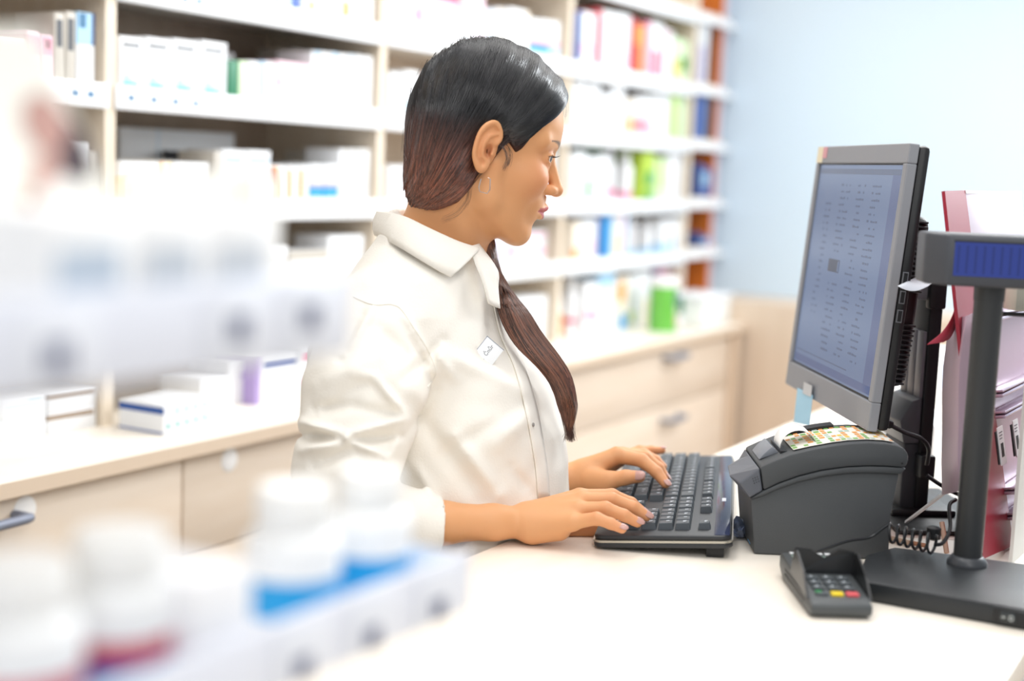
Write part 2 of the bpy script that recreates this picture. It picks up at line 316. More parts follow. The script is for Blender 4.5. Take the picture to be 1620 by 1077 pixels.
# middle bay, above and beside the head
row([(620, 666, -20, 'w', [(0, .05, 1, .2, 'm'), (.8, .3, 1, .6, 'p')]), (670, 726, -20, 'm', [(0, .75, 1, .95, 'P')]), (728, 768, -20, 'm', [(.7, 0, .85, 1, 'l'), (0, 0, .6, 1, 'g')]), (769, 784, 16, 'w', [(.3, 0, .6, 1, 's')]), (785, 806, 14, 'w', [(.3, 0, .6, 1, 'c')]), (807, 838, 15, 'w', [(.8, 0, 1, 1, 'c')]), (840, 856, 30, 'w', [(0, .1, 1, .34, 'b'), (0, .34, 1, .45, 'p')]), (857, 871, 32, 'w', [(0, .1, 1, .34, 'b'), (0, .34, 1, .45, 'p')]), (872, 886, 34, 'w', [(0, .1, 1, .34, 's'), (0, .34, 1, .45, 'p')])], 1, 'top shelf above the head', 'boxes on the top middle shelf')
row([(618, 640, 115, 'w', [(.1, .05, .5, .3, 's'), (.1, .6, .5, .8, 's')]), (642, 664, 112, 'w', [(.1, .1, .5, .3, 's')]), (860, 884, 150, 'w', [])], 2, 'second shelf behind the head', 'boxes on the second middle shelf')
row([(616, 640, 262, 'w', [(.1, .3, .6, .4, 'l')]), (642, 660, 262, 'w', []), (864, 880, 230, 'w', [])], 3, 'third shelf behind the head', 'boxes on the third middle shelf')
for j in range(4):
    a = wl(806, 415, VS+.02); b = wl(862, 415, VS+.02)
    tag(carton(a.x, VS+.02, LV[4]+RH-.003+.0212*j, b.x-a.x, .1, .0206, 'w' if j != 1 else 'm', [(0, .3, 1, .6, 'p')] if j % 2 else [(0, .1, 1, .2, 'l')]), ['bottom', 'second lowest', 'third lowest', 'topmost'][j]+' flat pink and white carton of the stack right of the chin', 'box', 'flat cartons stacked on the fourth middle shelf')
row([(778, 792, 372, 'w', [(.5, 0, 1, .9, 'v')]), (793, 803, 372, 'w', [])], 4, 'fourth shelf right of the throat', 'boxes on the fourth middle shelf')
row([(806, 866, 470, 'w', [(.1, .6, .9, .7, 'l')])], 0, 'the countertop behind the hair lock', 'boxes on the back countertop', z=BZ)
# bay 3
row([(913, 921, 18, 'B', []), (922, 944, 20, 'w', [(0, .2, 1, .4, 'm')]), (945, 953, 14, 'r', []), (954, 974, 18, 'w', [(0, 0, .2, .9, 'm')]), (975, 999, 22, 'w', [(0, .1, 1, .3, 'm')]), (1001, 1007, 28, 'r', []), (1008, 1022, 40, 'o', [(0, 0, .3, .6, 'r')]), (1023, 1030, 34, 'p', []), (1031, 1052, 36, 'w', [(.2, 0, .7, .5, 'P')]), (1053, 1066, 48, 'w', [(0, 0, .4, 1, 'm')]), (1067, 1078, 60, 'z', [(0, 0, 1, .5, 'y')]), (1079, 1090, 64, 'z', [(0, .3, 1, .6, 'G')])], 1, 'first shelf right of the head', 'goods on the first right shelf')
row([(910, 928, 128, 'w', [(.2, .1, .7, .3, 's')]), (930, 950, 132, 'w', [(.4, .1, .7, .25, 'y')]), (952, 968, 150, 'w', [(0, .1, 1, .4, 'c')]), (970, 990, 134, 'w', [(0, .7, .5, .75, 'l')], 'box'), (992, 1006, 158, 'c', [(.1, .1, .9, .5, 'o')]), (1008, 1024, 152, 'w', [(.1, .1, .8, .45, 'P')]), (1026, 1040, 150, 'w', [(.2, 0, .6, .4, 'p')]), (1042, 1060, 148, 'w', []), (1062, 1073, 144, 'L', [(0, 0, .3, 1, 'z')]), (1074, 1086, 150, 'z', [])], 2, 'second shelf right of the head', 'goods on the second right shelf')
row([(906, 930, 240, 'w', [(.4, .4, .8, .6, 'm')]), (932, 945, 250, 'w', [(0, 0, .3, .5, 'G')]), (947, 962, 244, 'w', []), (963, 985, 238, 'w', [(.1, .25, 'p')], 'bottle'), (987, 1016, 244, 'w', [(.05, .2, 'p')], 'bottle'), (1019, 1037, 240, 'L', [(.2, .3, .9, .6, 'G'), (.2, 0, .9, .2, 'G')]), (1038, 1056, 250, 'z', [(.3, .3, .6, 1, 'L')]), (1058, 1080, 242, 'w', [])], 3, 'third shelf right of the face', 'goods on the third right shelf')
row([(905, 917, 238, 'e', [], 'box', .1), (918, 1010, 236, 'e', [(0, 0, 1, .7, 'w')], 'box', .12)], 3, 'back row of the third right shelf', 'goods on the third right shelf')
row([(906, 920, 350, 'c', [(.1, 0, .8, .3, 'o')]), (921, 946, 347, 'w', [(.3, .3, .35, 'm')] and [(.2, .15, .8, .5, 'm')]), (947, 969, 338, 'b', [(0, 0, .4, 1, 'B')]), (970, 984, 342, 'w', [(.4, 0, .9, .6, 'y')]), (985, 995, 336, 'm', [(.5, 0, 1, 1, 's')]), (998, 1018, 344, 'w', [(.0, .15, 's')], 'bottle'), (1020, 1042, 350, 'w', [(0, .2, 's')], 'bottle'), (1044, 1060, 348, 'w', [(0, 0, 1, .3, 's')]), (1062, 1082, 344, 'w', [(.2, 0, .5, .5, 's')])], 4, 'fourth shelf right of the mouth', 'goods on the fourth right shelf')
row([(920, 946, 338, 'B', [], 'box', .1), (1000, 1080, 334, 'k', [(0, 0, 1, .85, 'e')], 'box', .13)], 4, 'back row of the fourth right shelf', 'goods on the fourth right shelf')
row([(886, 898, 468, 'w', [(.1, .6, 'o')], 'bottle'), (902, 924, 440, 'w', [(.25, .33, 'P')], 'bottle'), (926, 948, 446, 'w', [(.1, .3, .9, .45, 'p')]), (950, 974, 430, 's', [(0, 0, 1, .75, 'w')]), (976, 996, 438, 'c', [(.1, .55, .7, .9, 'o'), (.3, 0, .9, .3, 'b')]), (998, 1010, 434, 'w', [(.2, .1, .8, .3, 'L')]), (1012, 1030, 428, 'w', [(.6, 0, .8, .5, 'y')])], 0, 'countertop right of the hair lock', 'goods standing on the right back countertop', z=BZ)
row([(1036, 1060, 424, 'm', [(0, .5, .6, 1, 'p'), (0, 0, .3, 1, 'v')]), (1057, 1068, 430, 'c', [])], 0, 'the countertop behind the green jar', 'goods standing on the right back countertop', z=BZ, v=VS+.04)
# the green jar
a = wl(1030, 510, .07); b = wl(1073, 510, .07); _c = wl(1051, 470, .10); r = 22*((MW @ _c)-Vector(CAM)).length/CF; a.x = _c.x-r; zt = wl(1050, 438, .10).z; hj = zt-BZ
jar = empty('supplement_jar', MW @ Matrix.Translation((a.x+r, .10, BZ)), 'round green jar with white lid and red picture, on the back countertop', 'jar')
jm = MB(); jm.lathe([(r*.96, 0), (r, .004), (r, hj*.8), (r*.96, hj*.84)], mat('6DBE4B', .35, name='green_plastic'), 32)
for (a0, a1, z0, z1, c) in [(-.35, 1.2, .42, .78, '5A6B78'), (-.2, .55, .14, .5, 'D9C9C4'), (-.1, .5, .1, .3, 'D8485A'), (.45, 1.2, .18, .5, '4C5148'), (-.1, 1.1, .0, .08, '3E7F62')]:
    n_ = 8; V = []; 
    for k in range(n_+1):
        an = -math.pi/2+a0+(a1-a0)*k/n_; V += [(r*1.006*math.cos(an), r*1.006*math.sin(an), hj*z0), (r*1.006*math.cos(an), r*1.006*math.sin(an), hj*z1)]
    jm.add(V, [(2*k, 2*k+2, 2*k+3, 2*k+1) for k in range(n_)], mat(c, .4, name='jar_print'), True)
jm.build('jar_body', jar); MB().lathe([(r*.98, hj*.82), (r*1.02, hj*.84), (r*1.02, hj*.985), (r*.95, hj)], white, 32).build('lid', jar)
# white things at the counter's right end
a = wl(1085, 470, .12); tag(bottle(a.x-.07, .11, BZ, .045, wl(1100, 448, .15).z-BZ, 'w', 'w', [(.3, .75, 'e')], 'product_bottle'), 'white bottle with dark green label at the right end of back countertop', 'bottle')
a = wl(1116, 470, .04); b = wl(1158, 470, .04)
tub = MB(); hz = wl(1140, 466, .04).z
tub.rbox((a.x, .04, BZ), (b.x, .18, hz-.012), mat('EEF1F0', .25, name='frosted_plastic'), .012, 3); tub.rbox((a.x-.004, .036, hz-.012), (b.x+.004, .184, hz), white, .004)
tag(tub.build('plastic_tub', M=MW), 'frosted white plastic tub at the right end of back countertop', 'tub')
# narrow end bay with folders and an orange side
z5 = .012
cols5 = [[(1104, 1114, 'g', []), (1115, 1126, 'w', [(0, 0, .4, .6, 'v')]), (1127, 1131, 'k', [])], [(1104, 1119, 'u', [(0, 0, .4, 1, 'B')]), (1120, 1130, 'k', [])], [(1102, 1112, 'n', []), (1113, 1122, 'u', [(0, .4, 1, .8, 's')]), (1123, 1129, 'n', [])], [(1099, 1108, 'B', []), (1109, 1118, 'n', []), (1119, 1126, 'k', [])]]
tops = [(1, -20), (2, 125), (3, 258), (4, 368)]
for bi, ((k, yt), cs) in enumerate(zip(tops, [cols5[0], cols5[1], cols5[2], cols5[2]])):
    row([(c[0], c[1], yt+6*j, c[2], c[3]) for j, c in enumerate(cs)], k, ['top', 'second', 'third', 'fourth'][bi]+' shelf of the narrow end bay', 'cartons in the narrow end bay', z=LV[k]+.0505, dep=.1)
a = wl(1131, 200, VS-.03); b = wl(1152, 200, VS-.03)
_ox = b.x-.009; MB().box((_ox, VS+.01, zb+.003), (_ox+.006, VB-.02, 2.25), mat('D9782C', .5, name='orange_board')).build('orange_side_panel', sh)
MB().box((b.x-.002, VS, zb+.003), (b.x+.006, VB-.005, 2.25), mat('E9D9E6', .5, name='pale_side')).build('side_panel', sh)
for k, pts in enumerate([(8, 100), (130, 235), (285, 375), (425, 448)]):
    pass
# ================================================================ the sales counter and what stands on it
CZ = .94
e0 = on(733, 884, 2, CZ); e1 = on(1250, 668, 2, CZ); ed = (e1-e0); ed.z = 0; ed.normalize()
n0 = on(1590, 1077, 2, CZ)
MC = frame(e0, ed, (0, 0, 1)); MCI = MC.inverted()      # x along the counter, -y towards the customer
nd = (MCI @ n0).y
cm = MB(); cm.rbox((-1.1, nd, -.03), (2.6, 0, 0), mat('FBF3E7', .38, name='counter_laminate', noise=('F8EEDF', 5, (1, 5, 5))), .002)
tag(cm.build('sales_worktop', M=MC), 'wide cream worktop of the sales counter, under the keyboard and card terminal', 'countertop')
cf = MB(); cf.box((-1.05, nd+.03, -CZ), (2.55, nd+.05, -.0305), mat('E6E3E4', .5, name='counter_front')); cf.box((-1.05, nd+.05, -CZ), (-1.03, -.08, -.0305), beige); cf.box((2.53, nd+.05, -CZ), (2.55, -.08, -.0305), beige)
tag(cf.build('sales_counter', M=MC), 'pale grey panels carrying the sales counter worktop', 'counter')
blk = mat('17181B', .45, name='black_plastic', bump=(900, .15)); dk = mat('3B3E43', .5, name='dark_grey_plastic', bump=(1200, .3)); keym = mat('4A5056', .38, name='key_plastic'); gloss = mat('2A3350', .12, name='glossy_black'); lg = mat('8E9096', .4, name='silver_grey_plastic')
def xyz(a, b, t): return a+(b-a)*t
# ---------------------------------------------------------------- keyboard
A = on(938, 869, 2, CZ); kx = (on(1158, 730, 2, .962)-on(1154, 856, 2, .968)); kx.z = 0; kx.normalize(); ky = Vector((kx.y, -kx.x, 0))
tilt = math.radians(4.4)
MK = Matrix((kx, ky*math.cos(tilt)+Vector((0, 0, math.sin(tilt))), kx.cross(ky*math.cos(tilt)+Vector((0, 0, math.sin(tilt)))))).transposed().to_4x4()
if MK.to_3x3().col[2].z < 0:                   # keep a right handed frame with z up: mirror the row direction instead
    pass
KL, KW = .475, .158
# local frame: X = length, Y = away from the user; z computed so that it points up
kz = Vector((0, 0, 1)) - (ky*0); yy = (ky*math.cos(tilt)+Vector((0, 0, math.sin(tilt)))).normalized(); zz_ = yy.cross(-kx).normalized()*1.0
if zz_.z < 0: zz_ = -zz_
# right handed basis: x' = from far end to near end
MK = Matrix((-kx, yy, (-kx).cross(yy))).transposed().to_4x4()
if ((-kx).cross(yy)).z < 0: print('keyboard frame flipped')
MK.translation = A+kx*KL+Vector((0, 0, .002))  # local x from 0 (far end) to KL (near end)
kb = empty('keyboard', MK, 'black computer keyboard under the woman\'s hands on the cream counter', 'keyboard')
def rrect(x0, y0, x1, y1, r, n=5, z=0):
    P = []
    for (cx_, cy_, a0) in [(x1-r, y1-r, 0), (x0+r, y1-r, 90), (x0+r, y0+r, 180), (x1-r, y0+r, 270)]:
        for k in range(n+1):
            a = math.radians(a0+90*k/n); P.append((cx_+r*math.cos(a), cy_+r*math.sin(a), z))
    return P
def plate(o, z0, z1, m, name=None, parent=None, bev=0, mb=None):
    q = mb or MB(); q.prism([(p[0], p[1], z0) for p in o], (0, 0, z1-z0), m, False, bev=bev); return q
cq = MB(); out = rrect(0, 0, KL, KW, .012); plate(out, 0, .006, mat('2B2D31', .4, name='keyboard_black'), mb=cq, bev=.001)
plate(rrect(-.0006, -.0006, KL+.0006, KW+.0006, .012), .006, .0085, mat('B9B4A8', .25, .6, name='silver_trim'), mb=cq)
plate(rrect(.001, .001, KL-.001, KW-.001, .012), .0085, .0145, mat('2B2D31', .4, name='keyboard_black'), mb=cq, bev=.0022)
cq.build('case', kb)
MB().rbox((.004, .1375, .0143), (KL-.004, KW-.003, .0152), gloss, .0006).build('glossy_strip', kb)
for xx in (.008, KL-.030): MB().rbox((xx, KW-.030, -.0122), (xx+.022, KW-.010, .001), blk, .001).build('foot', kb)
MB().box((KL-.19, .144, .0152), (KL-.172, .149, .0155), mat('D9DCE4', .3, name='badge')).build('badge', kb)
keymesh = {}
def key(x, y, w, h=.0180, parent=kb, legend=True, kind=0):
    kk = (round(w, 4), round(h, 4), kind)
    if kk not in keymesh:
        q = MB(); t = .0017; z0, z1 = .0135, .0215
        q.add([(0, 0, z0), (w, 0, z0), (w, h, z0), (0, h, z0), (t, t*.6, z1), (w-t, t*.6, z1), (w-t, h-t*1.2, z1+.0008), (t, h-t*1.2, z1+.0008)], [(4,5,6,7),(0,1,5,4),(1,2,6,5),(2,3,7,6),(3,0,4,7)], keym)
        lm = mat('C9CED6', .5, name='key_legend')
        if legend:
            zq = z1+.0009
            q.add([(w*.32, h*.50, zq), (w*.32+.0032, h*.50, zq), (w*.32+.0032, h*.72, zq+.0002), (w*.32, h*.72, zq+.0002)], [(0, 1, 2, 3)], lm)
            if kind: q.add([(w*.56, h*.50, zq), (w*.56+.0022, h*.50, zq), (w*.56+.0022, h*.66, zq+.0002), (w*.56, h*.66, zq+.0002)], [(0, 1, 2, 3)], lm)
        o = q.build('key', parent, bevel=.0006); keymesh[kk] = o; o.location = (x, y, 0); return o
    o = keymesh[kk].copy(); COL.objects.link(o); o.parent = parent; o.location = (x, y, 0); return o
U = .0196; y0 = .014
x_main = .018
mainrows = [[1.25, 1.25, 1.25, 5.0, 1.25, 1.25, 1.25, 1.25], [2.25]+[1]*9+[2.5], [1.75]+[1]*11+[1], [1.5]+[1]*12, [1]*13+[1.5]]
nk = 0
for r, rw in enumerate(mainrows):
    x = x_main; tot = sum(rw)
    for wv in rw:
        wv = wv*14.5/tot*.99
        key(x, y0+r*U, wv*U-.0014, kind=(nk % 3 == 0)*1); x += wv*U; nk += 1
x_nav = x_main+14.5*U+.004
for r, cs in [(0, (0, 1, 2)), (1, (1,)), (3, (0, 1, 2)), (4, (0, 1, 2))]:
    for c in cs: key(x_nav+c*U, y0+r*U, U-.0014, kind=1); nk += 1
x_num = x_nav+3*U+.004
for r in range(5):
    for c in range(4):
        if (r, c) == (0, 1): continue
        if c == 3 and r == 9: key(x_num+c*U, y0+r*U, U-.0014, 2*U-.0014, kind=0)
        elif (r, c) == (0, 0): key(x_num, y0, 2*U-.0014)
        else: key(x_num+c*U, y0+r*U, U-.0014, kind=(c+r) % 2)
        nk += 1
fx = [x_main+.03+i*.0190+(i//4)*.007 for i in range(12)]+[x_nav+c*.0190 for c in range(3)]+[x_num+3*U]
for x in fx: key(x, y0+5*U+.0068, .0168, .0145, kind=1); nk += 1
# ---------------------------------------------------------------- monitor
TR = at(1440, 226, 1.62); TL = at(1295, 232, 1.98); ee = (TR-TL).normalized()
dB = Vector(ray(1372, 682)).normalized(); BR = Vector(CAM)+dB*((TR-Vector(CAM)).dot(ee)/dB.dot(ee))
mu = (TR-BR).normalized(); mn = ee.cross(mu)            # ee right (near), mu up, mn = towards back or front
mw = (TR-TL).length; mh = (TR-BR).length
mn = ee.cross(mu); 
if mn.dot(Vector(CAM)-TR) < 0: mn = -mn                 # mn = out of the screen
# right handed: x = ee, y = -mn (into the monitor), z = mu
if ee.cross(-mn).dot(mu) < 0: print('monitor frame mirrored')
MM = Matrix((ee, -mn, mu)).transposed().to_4x4(); MM.translation = TL-mu*mh
mo = empty('monitor', MM, 'grey framed flat monitor on a black stand, turned to the woman', 'monitor')
bz = [.013, .014, .034, .023]                          # left right bottom top
lgm = mat('8C8E94', .42, name='silver_bezel')
q = MB()
q.prism([(0, 0, 0), (mw, 0, 0), (mw, 0, bz[2]), (0, 0, bz[2])], (0, .012, 0), lgm); q.prism([(0, 0, mh-bz[3]), (mw, 0, mh-bz[3]), (mw, 0, mh), (0, 0, mh)], (0, .012, 0), lgm)
q.prism([(0, 0, bz[2]), (bz[0], 0, bz[2]), (bz[0], 0, mh-bz[3]), (0, 0, mh-bz[3])], (0, .012, 0), lgm); q.prism([(mw-bz[1], 0, bz[2]), (mw, 0, bz[2]), (mw, 0, mh-bz[3]), (mw-bz[1], 0, mh-bz[3])], (0, .012, 0), lgm)
q.build('bezel', mo, bevel=.0015)
q = MB(); q.rbox((.001, .0122, .001), (mw-.001, .027, mh-.001), blk, .006); q.rbox((.05, .02, .05), (mw-.03, .052, mh-.08), blk, .014, 3); q.build('back_shell', mo)
q = MB()
for k in range(34):
    z = .055+k*.0058
    if not (.13 < z < .165): q.rbox((mw-.034, .024, z), (mw-.024, .050-abs(k-17)*.0003, z+.0028), mat('2B2C30', .4, name='vent_rib'), .001, 1)
q.build('vent_ribs', mo)
q = MB()
for k in range(3): q.box((mw-.001, .0145, .13+k*.022), (mw+.0006, .021, .145+k*.022), mat('77797F', .4, name='port_edge')); q.box((mw, .0155, .1312+k*.022), (mw+.0009, .020, .1438+k*.022), blk)
q.build('side_ports', mo)
sx0, sx1, sz0, sz1 = bz[0], mw-bz[1], bz[2], mh-bz[3]
scm = mat('20242C', .25, name='lcd_screen', emit=('7288AE', .62)); sct = mat('20242C', .25, name='lcd_text', emit=('5E7094', .50)); scd = mat('20242C', .25, name='lcd_dark', emit=('5F72A2', .55)); sck = mat('20242C', .3, name='lcd_grey', emit=('55607A', .4))
q = MB(); q.box((sx0-.001, .003, sz0-.001), (sx1+.001, .006, sz1+.001), blk); q.box((sx0+.004, .0025, sz0+.003), (sx1-.002, .003, sz1-.002), scm)
sw, shh = sx1-sx0, sz1-sz0
def sp(x0_, z0_, x1_, z1_, m, y=.0024): q.box((sx0+sw*x0_, y, sz0+shh*z0_), (sx0+sw*x1_, y+.0001, sz0+shh*z1_), m)
sp(.02, .95, .98, .975, sct); sp(.90, .02, .985, .95, scd); sp(.03, .02, .985, .055, scd); sp(.03, .075, .7, .08, sct); sp(.30, .49, .44, .55, sck); sp(.42, .495, .435, .545, scm, .0022)
rr = random.Random(5)
for c, (cx0, cx1) in enumerate([(.14, .22), (.32, .44), (.52, .62), (.68, .8)]):
    for k in range(26):
        z = .12+k*.031
        if c == 0 and (k < 4 or k > 22): continue
        if c == 1 and .46 < z < .58: continue
        x = cx0+rr.random()*.02
        while x < cx1-.01:
            d_ = .008+rr.random()*.02
            if rr.random() < .72: sp(x, z, min(x+d_, cx1), z+.007+rr.random()*.004, sct)
            x += d_+.006
q.build('screen', mo)
# stickers on the monitor
q = MB(); q.box((.002, -.0006, mh-.0225), (.028, -.0001, mh-.0005), mat('E8DDBE', .5, name='cream_sticker')); q.box((.028, -.0007, mh-.016), (.046, -.0001, mh-.001), mat('D79AA2', .5, name='pink_sticker')); q.build('corner_sticker', mo)
# stand
cb = on(1437, 800, 2, .955); hn = -mn.copy(); hn.z = 0; hn.normalize(); he = ee.copy(); he.z = 0; he.normalize()
MS = Matrix((he, hn, (0, 0, 1))).transposed().to_4x4(); 
if he.cross(hn).z < 0: print('stand frame mirrored')
MS.translation = (cb.x-he.x*.02, cb.y-he.y*.02, CZ)
stt = mat('85828A', .4, name='stand_strip')
q = MB(); q.rbox((-.13, -.045, .0008), (.115, .10, .007), blk, .003); q.prism([(-.055, -.03, .006), (.045, -.03, .006), (.045, .055, .006), (-.055, .055, .006)], (0, 0, .010), blk, bev=.003)
MSl = MM.inverted() @ MS
q2 = MB(); q2.add([tuple(MSl @ Vector(v)) for v in q.v], q.f, blk, True); q2.build('stand_base', mo)
def instand(name, fn):
    g = MB(); fn(g); h = MB(); h.v = [tuple(MSl @ Vector(v)) for v in g.v]; h.f = g.f; h.m = g.m; h.mats = g.mats; h.sm = g.sm; return h.build(name, mo)
colh = 0
z_top = onplane(1440, 395, (cb.x, cb.y, CZ), hn).z-CZ
def col(g):
    g.rbox((-.045, .003, .01), (.036, .020, z_top), blk, .003)
    g.rbox((-.045, -.016, .008), (.03, .01, .10), dk, .004)
    g.prism([(-.045, -.018, .10), (-.045, -.024, .128), (-.045, -.010, .155), (-.045, .003, .16), (-.045, .003, .10)], (.078, 0, 0), mat('55575C', .4, name='stand_grey'), True, bev=.002)
    for k in range(3): g.rbox((-.040+k*.0245, -.001, .158), (-.018+k*.0245, .005, z_top-.10), stt, .001)
    g.rbox((-.01, -.03, z_top-.06), (.03, .02, z_top-.008), mat('7E8087', .4, name='hinge_grey'), .004)
    g.rbox((.024, .0, z_top-.07), (.040, .022, z_top+.002), blk, .003)
    g.rbox((.025, .0, .058), (.052, .02, .088), blk, .003)
instand('stand_column', col)
def cab(pts, r, name, label, catg='cable', m=blk, n=8):
    return tag(MB().tube(catmull(pts, n), r, m, 8).build(name), label, catg)
dm = 1.74
mcab = cab([at(1383, 662, 1.72), at(1400, 668, 1.73), at(1432, 684, 1.76), at(1458, 694, 1.78), at(1469, 710, 1.79), at(1466, 735, 1.80)], .0028, 'monitor_cable', 'black cable looping from monitor bottom to its stand clip')
MB().tube([at(1383, 661, 1.72), at(1408, 671, 1.735)], .0058, blk, 10).build('plug', mcab)
cab([at(1466, 752, 1.80), at(1490, 768, 1.80), at(1520, 783, 1.80), at(1565, 792, 1.80)], .0028, 'power_cable', 'black cable running right from the monitor stand behind the pole')
# hanging blue note and its tape
q = MB(); nb = [onplane(px, py, TL-mu*mh+mn*.003, mn) for px, py in [(1262, 613), (1286, 625), (1281, 673), (1256, 668)]]
q.prism([Vector(p) for p in nb], mn*.0004, mat('A9D8F0', .5, name='blue_note_paper')); n2 = [onplane(px, py, TL-mu*mh+mn*.004, mn) for px, py in [(1272, 604), (1285, 610), (1283, 628), (1270, 622)]]
q.prism(n2, mn*.0003, mat('C9CCD0', .3, name='clear_tape')); tag(q.build('paper_note'), 'small light blue note taped under the monitor frame', 'note')
# white label paper under the customer display bracket
q = MB(); 
for k in range(8):
    t = k/7; a_ = at(1420+t*48, 452-8*math.sin(t*3.1)*-1, 1.62); b_ = at(1450+t*30, 438+t*6, 1.66)
    q.v += [tuple(a_), tuple(b_)]
q.f = [[2*k, 2*k+2, 2*k+3, 2*k+1] for k in range(7)]; q.slot(mat('E4E8F2', .5, name='ticket_white')); q.m = [0]*7; q.sm = [True]*7
o = q.build('paper_slip'); s_ = o.modifiers.new('s', 'SOLIDIFY'); s_.thickness = .0004; tag(o, 'curled white printed slip stuck to the monitor edge', 'slip')
# ---------------------------------------------------------------- label printer
pa = on(1193.5, 878.5, 2, CZ); pb = on(1405, 888, 2, CZ); px_ = (pb-pa); px_.z = 0; plen = px_.length; px_.normalize(); pn = Vector((0, 0, 1)).cross(px_)     # pn = away from camera
PD = .118
MP = Matrix((px_, pn, (0, 0, 1))).transposed().to_4x4(); MP.translation = pa+Vector((0, 0, .0006)); MPI = MP.inverted()
def pp(px, py, dy=0.):
    p = MPI @ onplane(px, py, pa+pn*dy, pn); return (p.x, p.z)
pr = empty('label_printer', MP, 'dark grey label printer with curved top beside the keyboard', 'printer')
body = [pp(1193.5, 878.5), (pp(1411, 838)[0], 0), pp(1411, 818), pp(1425, 750), pp(1400, 747), pp(1374, 746), pp(1340, 747), pp(1300, 752), pp(1262, 761), pp(1230, 772), pp(1205, 783), pp(1188, 790)]
body = [(x, max(z, 0)) for x, z in body]
pm_ = mat('4A4D50', .5, name='printer_plastic', bump=(1400, .35)); pm2 = mat('45484B', .5, name='printer_plastic_band', bump=(1400, .35))
q = MB(); q.prism([(x, .004, z) for x, z in body], (0, PD-.008, 0), pm_, bev=.003); q.build('body', pr)
lip = [pp(*c) for c in [(1187, 789), (1207, 777), (1233, 765), (1264, 754), (1300, 745), (1340, 739.5), (1374, 738), (1400, 738.5), (1433, 741), (1425, 750), (1400, 748), (1374, 747), (1340, 748), (1300, 753), (1262, 762), (1230, 773), (1206, 784)]]
q = MB(); q.prism([(x, -.001, z) for x, z in lip], (0, PD+.002, 0), pm2, bev=.001); q.build('seam_lip', pr)
upper = [pp(*c) for c in [(1208, 776), (1233, 764), (1264, 753), (1300, 744), (1340, 738.5), (1374, 737), (1400, 737.5), (1432, 740), (1437.5, 730), (1437, 718), (1430, 709), (1419, 704.5), (1400, 701.5), (1374, 700), (1345, 701.5), (1318, 705), (1285, 711), (1251, 719), (1225, 729), (1203, 739)]]
q = MB(); q.prism([(x, 0, z) for x, z in upper], (0, PD, 0), pm2, bev=.0025); q.build('cover', pr)
nose = [pp(*c) for c in [(1187, 788), (1206, 776), (1201, 740), (1196, 735), (1182, 744), (1168, 762)]]
back = [(x-.0, z) for x, z in nose]
# nose: tapering wedge in front of the cover
n1 = [pp(*c) for c in [(1186, 788), (1206.5, 776.5), (1201.5, 740), (1169, 764)]]
n2 = [(x-.004, z+.001) for x, z in n1]
sxn = pp(1156, 749, PD*.35); 
V = []
for (dy, sh) in ((0, 0), (.02, -.009), (PD*.62, -.004), (PD-.004, .016)):
    for i, (x, z) in enumerate(n1): V.append((x+(sh if i == 3 else sh*.15 if i == 0 else 0), dy, z+(.004 if (sh and i == 3) else 0)))
F_ = [(0, 1, 2, 3)]+[(4*k+i, 4*k+4+i, 4*k+4+(i+1) % 4, 4*k+(i+1) % 4) for k in range(3) for i in range(4)]+[(15, 14, 13, 12)]
q = MB(); q.add(V, F_, mat('5B5E66', .42, name='printer_nose')); q.build('front_flap', pr, bevel=.002)
q = MB()
for i in range(3):
    for j in range(3):
        x, z = pp(1191+i*3.5+j*1.2, 757+j*3.6-i*1.5); q.lathe([(.0006, -.0003), (.0006, .0004)], blk, 8, M=Matrix.Translation((x, 0, z)) @ Matrix.Rotation(math.pi/2, 4, 'X'))
x, z = pp(1427, 733); q.lathe([(.0012, -.0002), (.0012, .0005)], blk, 10, M=Matrix.Translation((x, 0, z)) @ Matrix.Rotation(math.pi/2, 4, 'X'))
q.build('grille_dots', pr)
# top: recess, latch, label strip and curl
topc = [pp(*c) for c in [(1419, 704.5), (1400, 701.5), (1374, 700), (1345, 701.5), (1318, 705), (1285, 711), (1258, 717)]]
q = MB(); q.v = []; 
for x, z in topc: q.v += [(x, .012, z+.0016), (x, PD-.03, z+.0016)]
q.f = [[2*k, 2*k+1, 2*k+3, 2*k+2] for k in range(len(topc)-1)]; q.slot(mat('F3F0E6', .45, name='label_paper')); q.m = [0]*len(q.f); q.sm = [True]*len(q.f)
rr = random.Random(9); cg = [mat('F0A24A', .5, name='orange_print'), mat('7DB65A', .5, name='green_print'), mat('F6C93C', .5, name='yellow_print'), mat('B9CFC0', .5, name='pale_print')]
L_ = topc
for k in range(len(L_)-1):
    for s in range(3):
        t0, t1 = s/3+.04, s/3+.30
        for r_ in range(7):
            if rr.random() < .25: continue
            yv = .016+r_*.0118; x0_, z0_ = L_[k][0]+(L_[k+1][0]-L_[k][0])*t0, L_[k][1]+(L_[k+1][1]-L_[k][1])*t0; x1_, z1_ = L_[k][0]+(L_[k+1][0]-L_[k][0])*t1, L_[k][1]+(L_[k+1][1]-L_[k][1])*t1
            c = cg[(k*3+s+(r_ > 3)) % 2] if rr.random() < .75 else cg[rr.choice((2, 3))]
            q.add([(x0_, yv, z0_+.0019), (x0_, yv+.008, z0_+.0019), (x1_, yv+.008, z1_+.0019), (x1_, yv, z1_+.0019)], [(0, 1, 2, 3)], c)
q.build('label_strip', pr)
q = MB(); cx_, cz_ = pp(1266, 714); rr_ = .022; V = []; N = 16
cx_ += .004; cz_ -= .003
for k in range(N+1):
    a_ = math.radians(-20+200*k/N); V += [(cx_+rr_*math.cos(a_), .03, cz_+rr_*math.sin(a_)), (cx_+rr_*math.cos(a_), PD-.045, cz_+rr_*math.sin(a_)*1.05)]
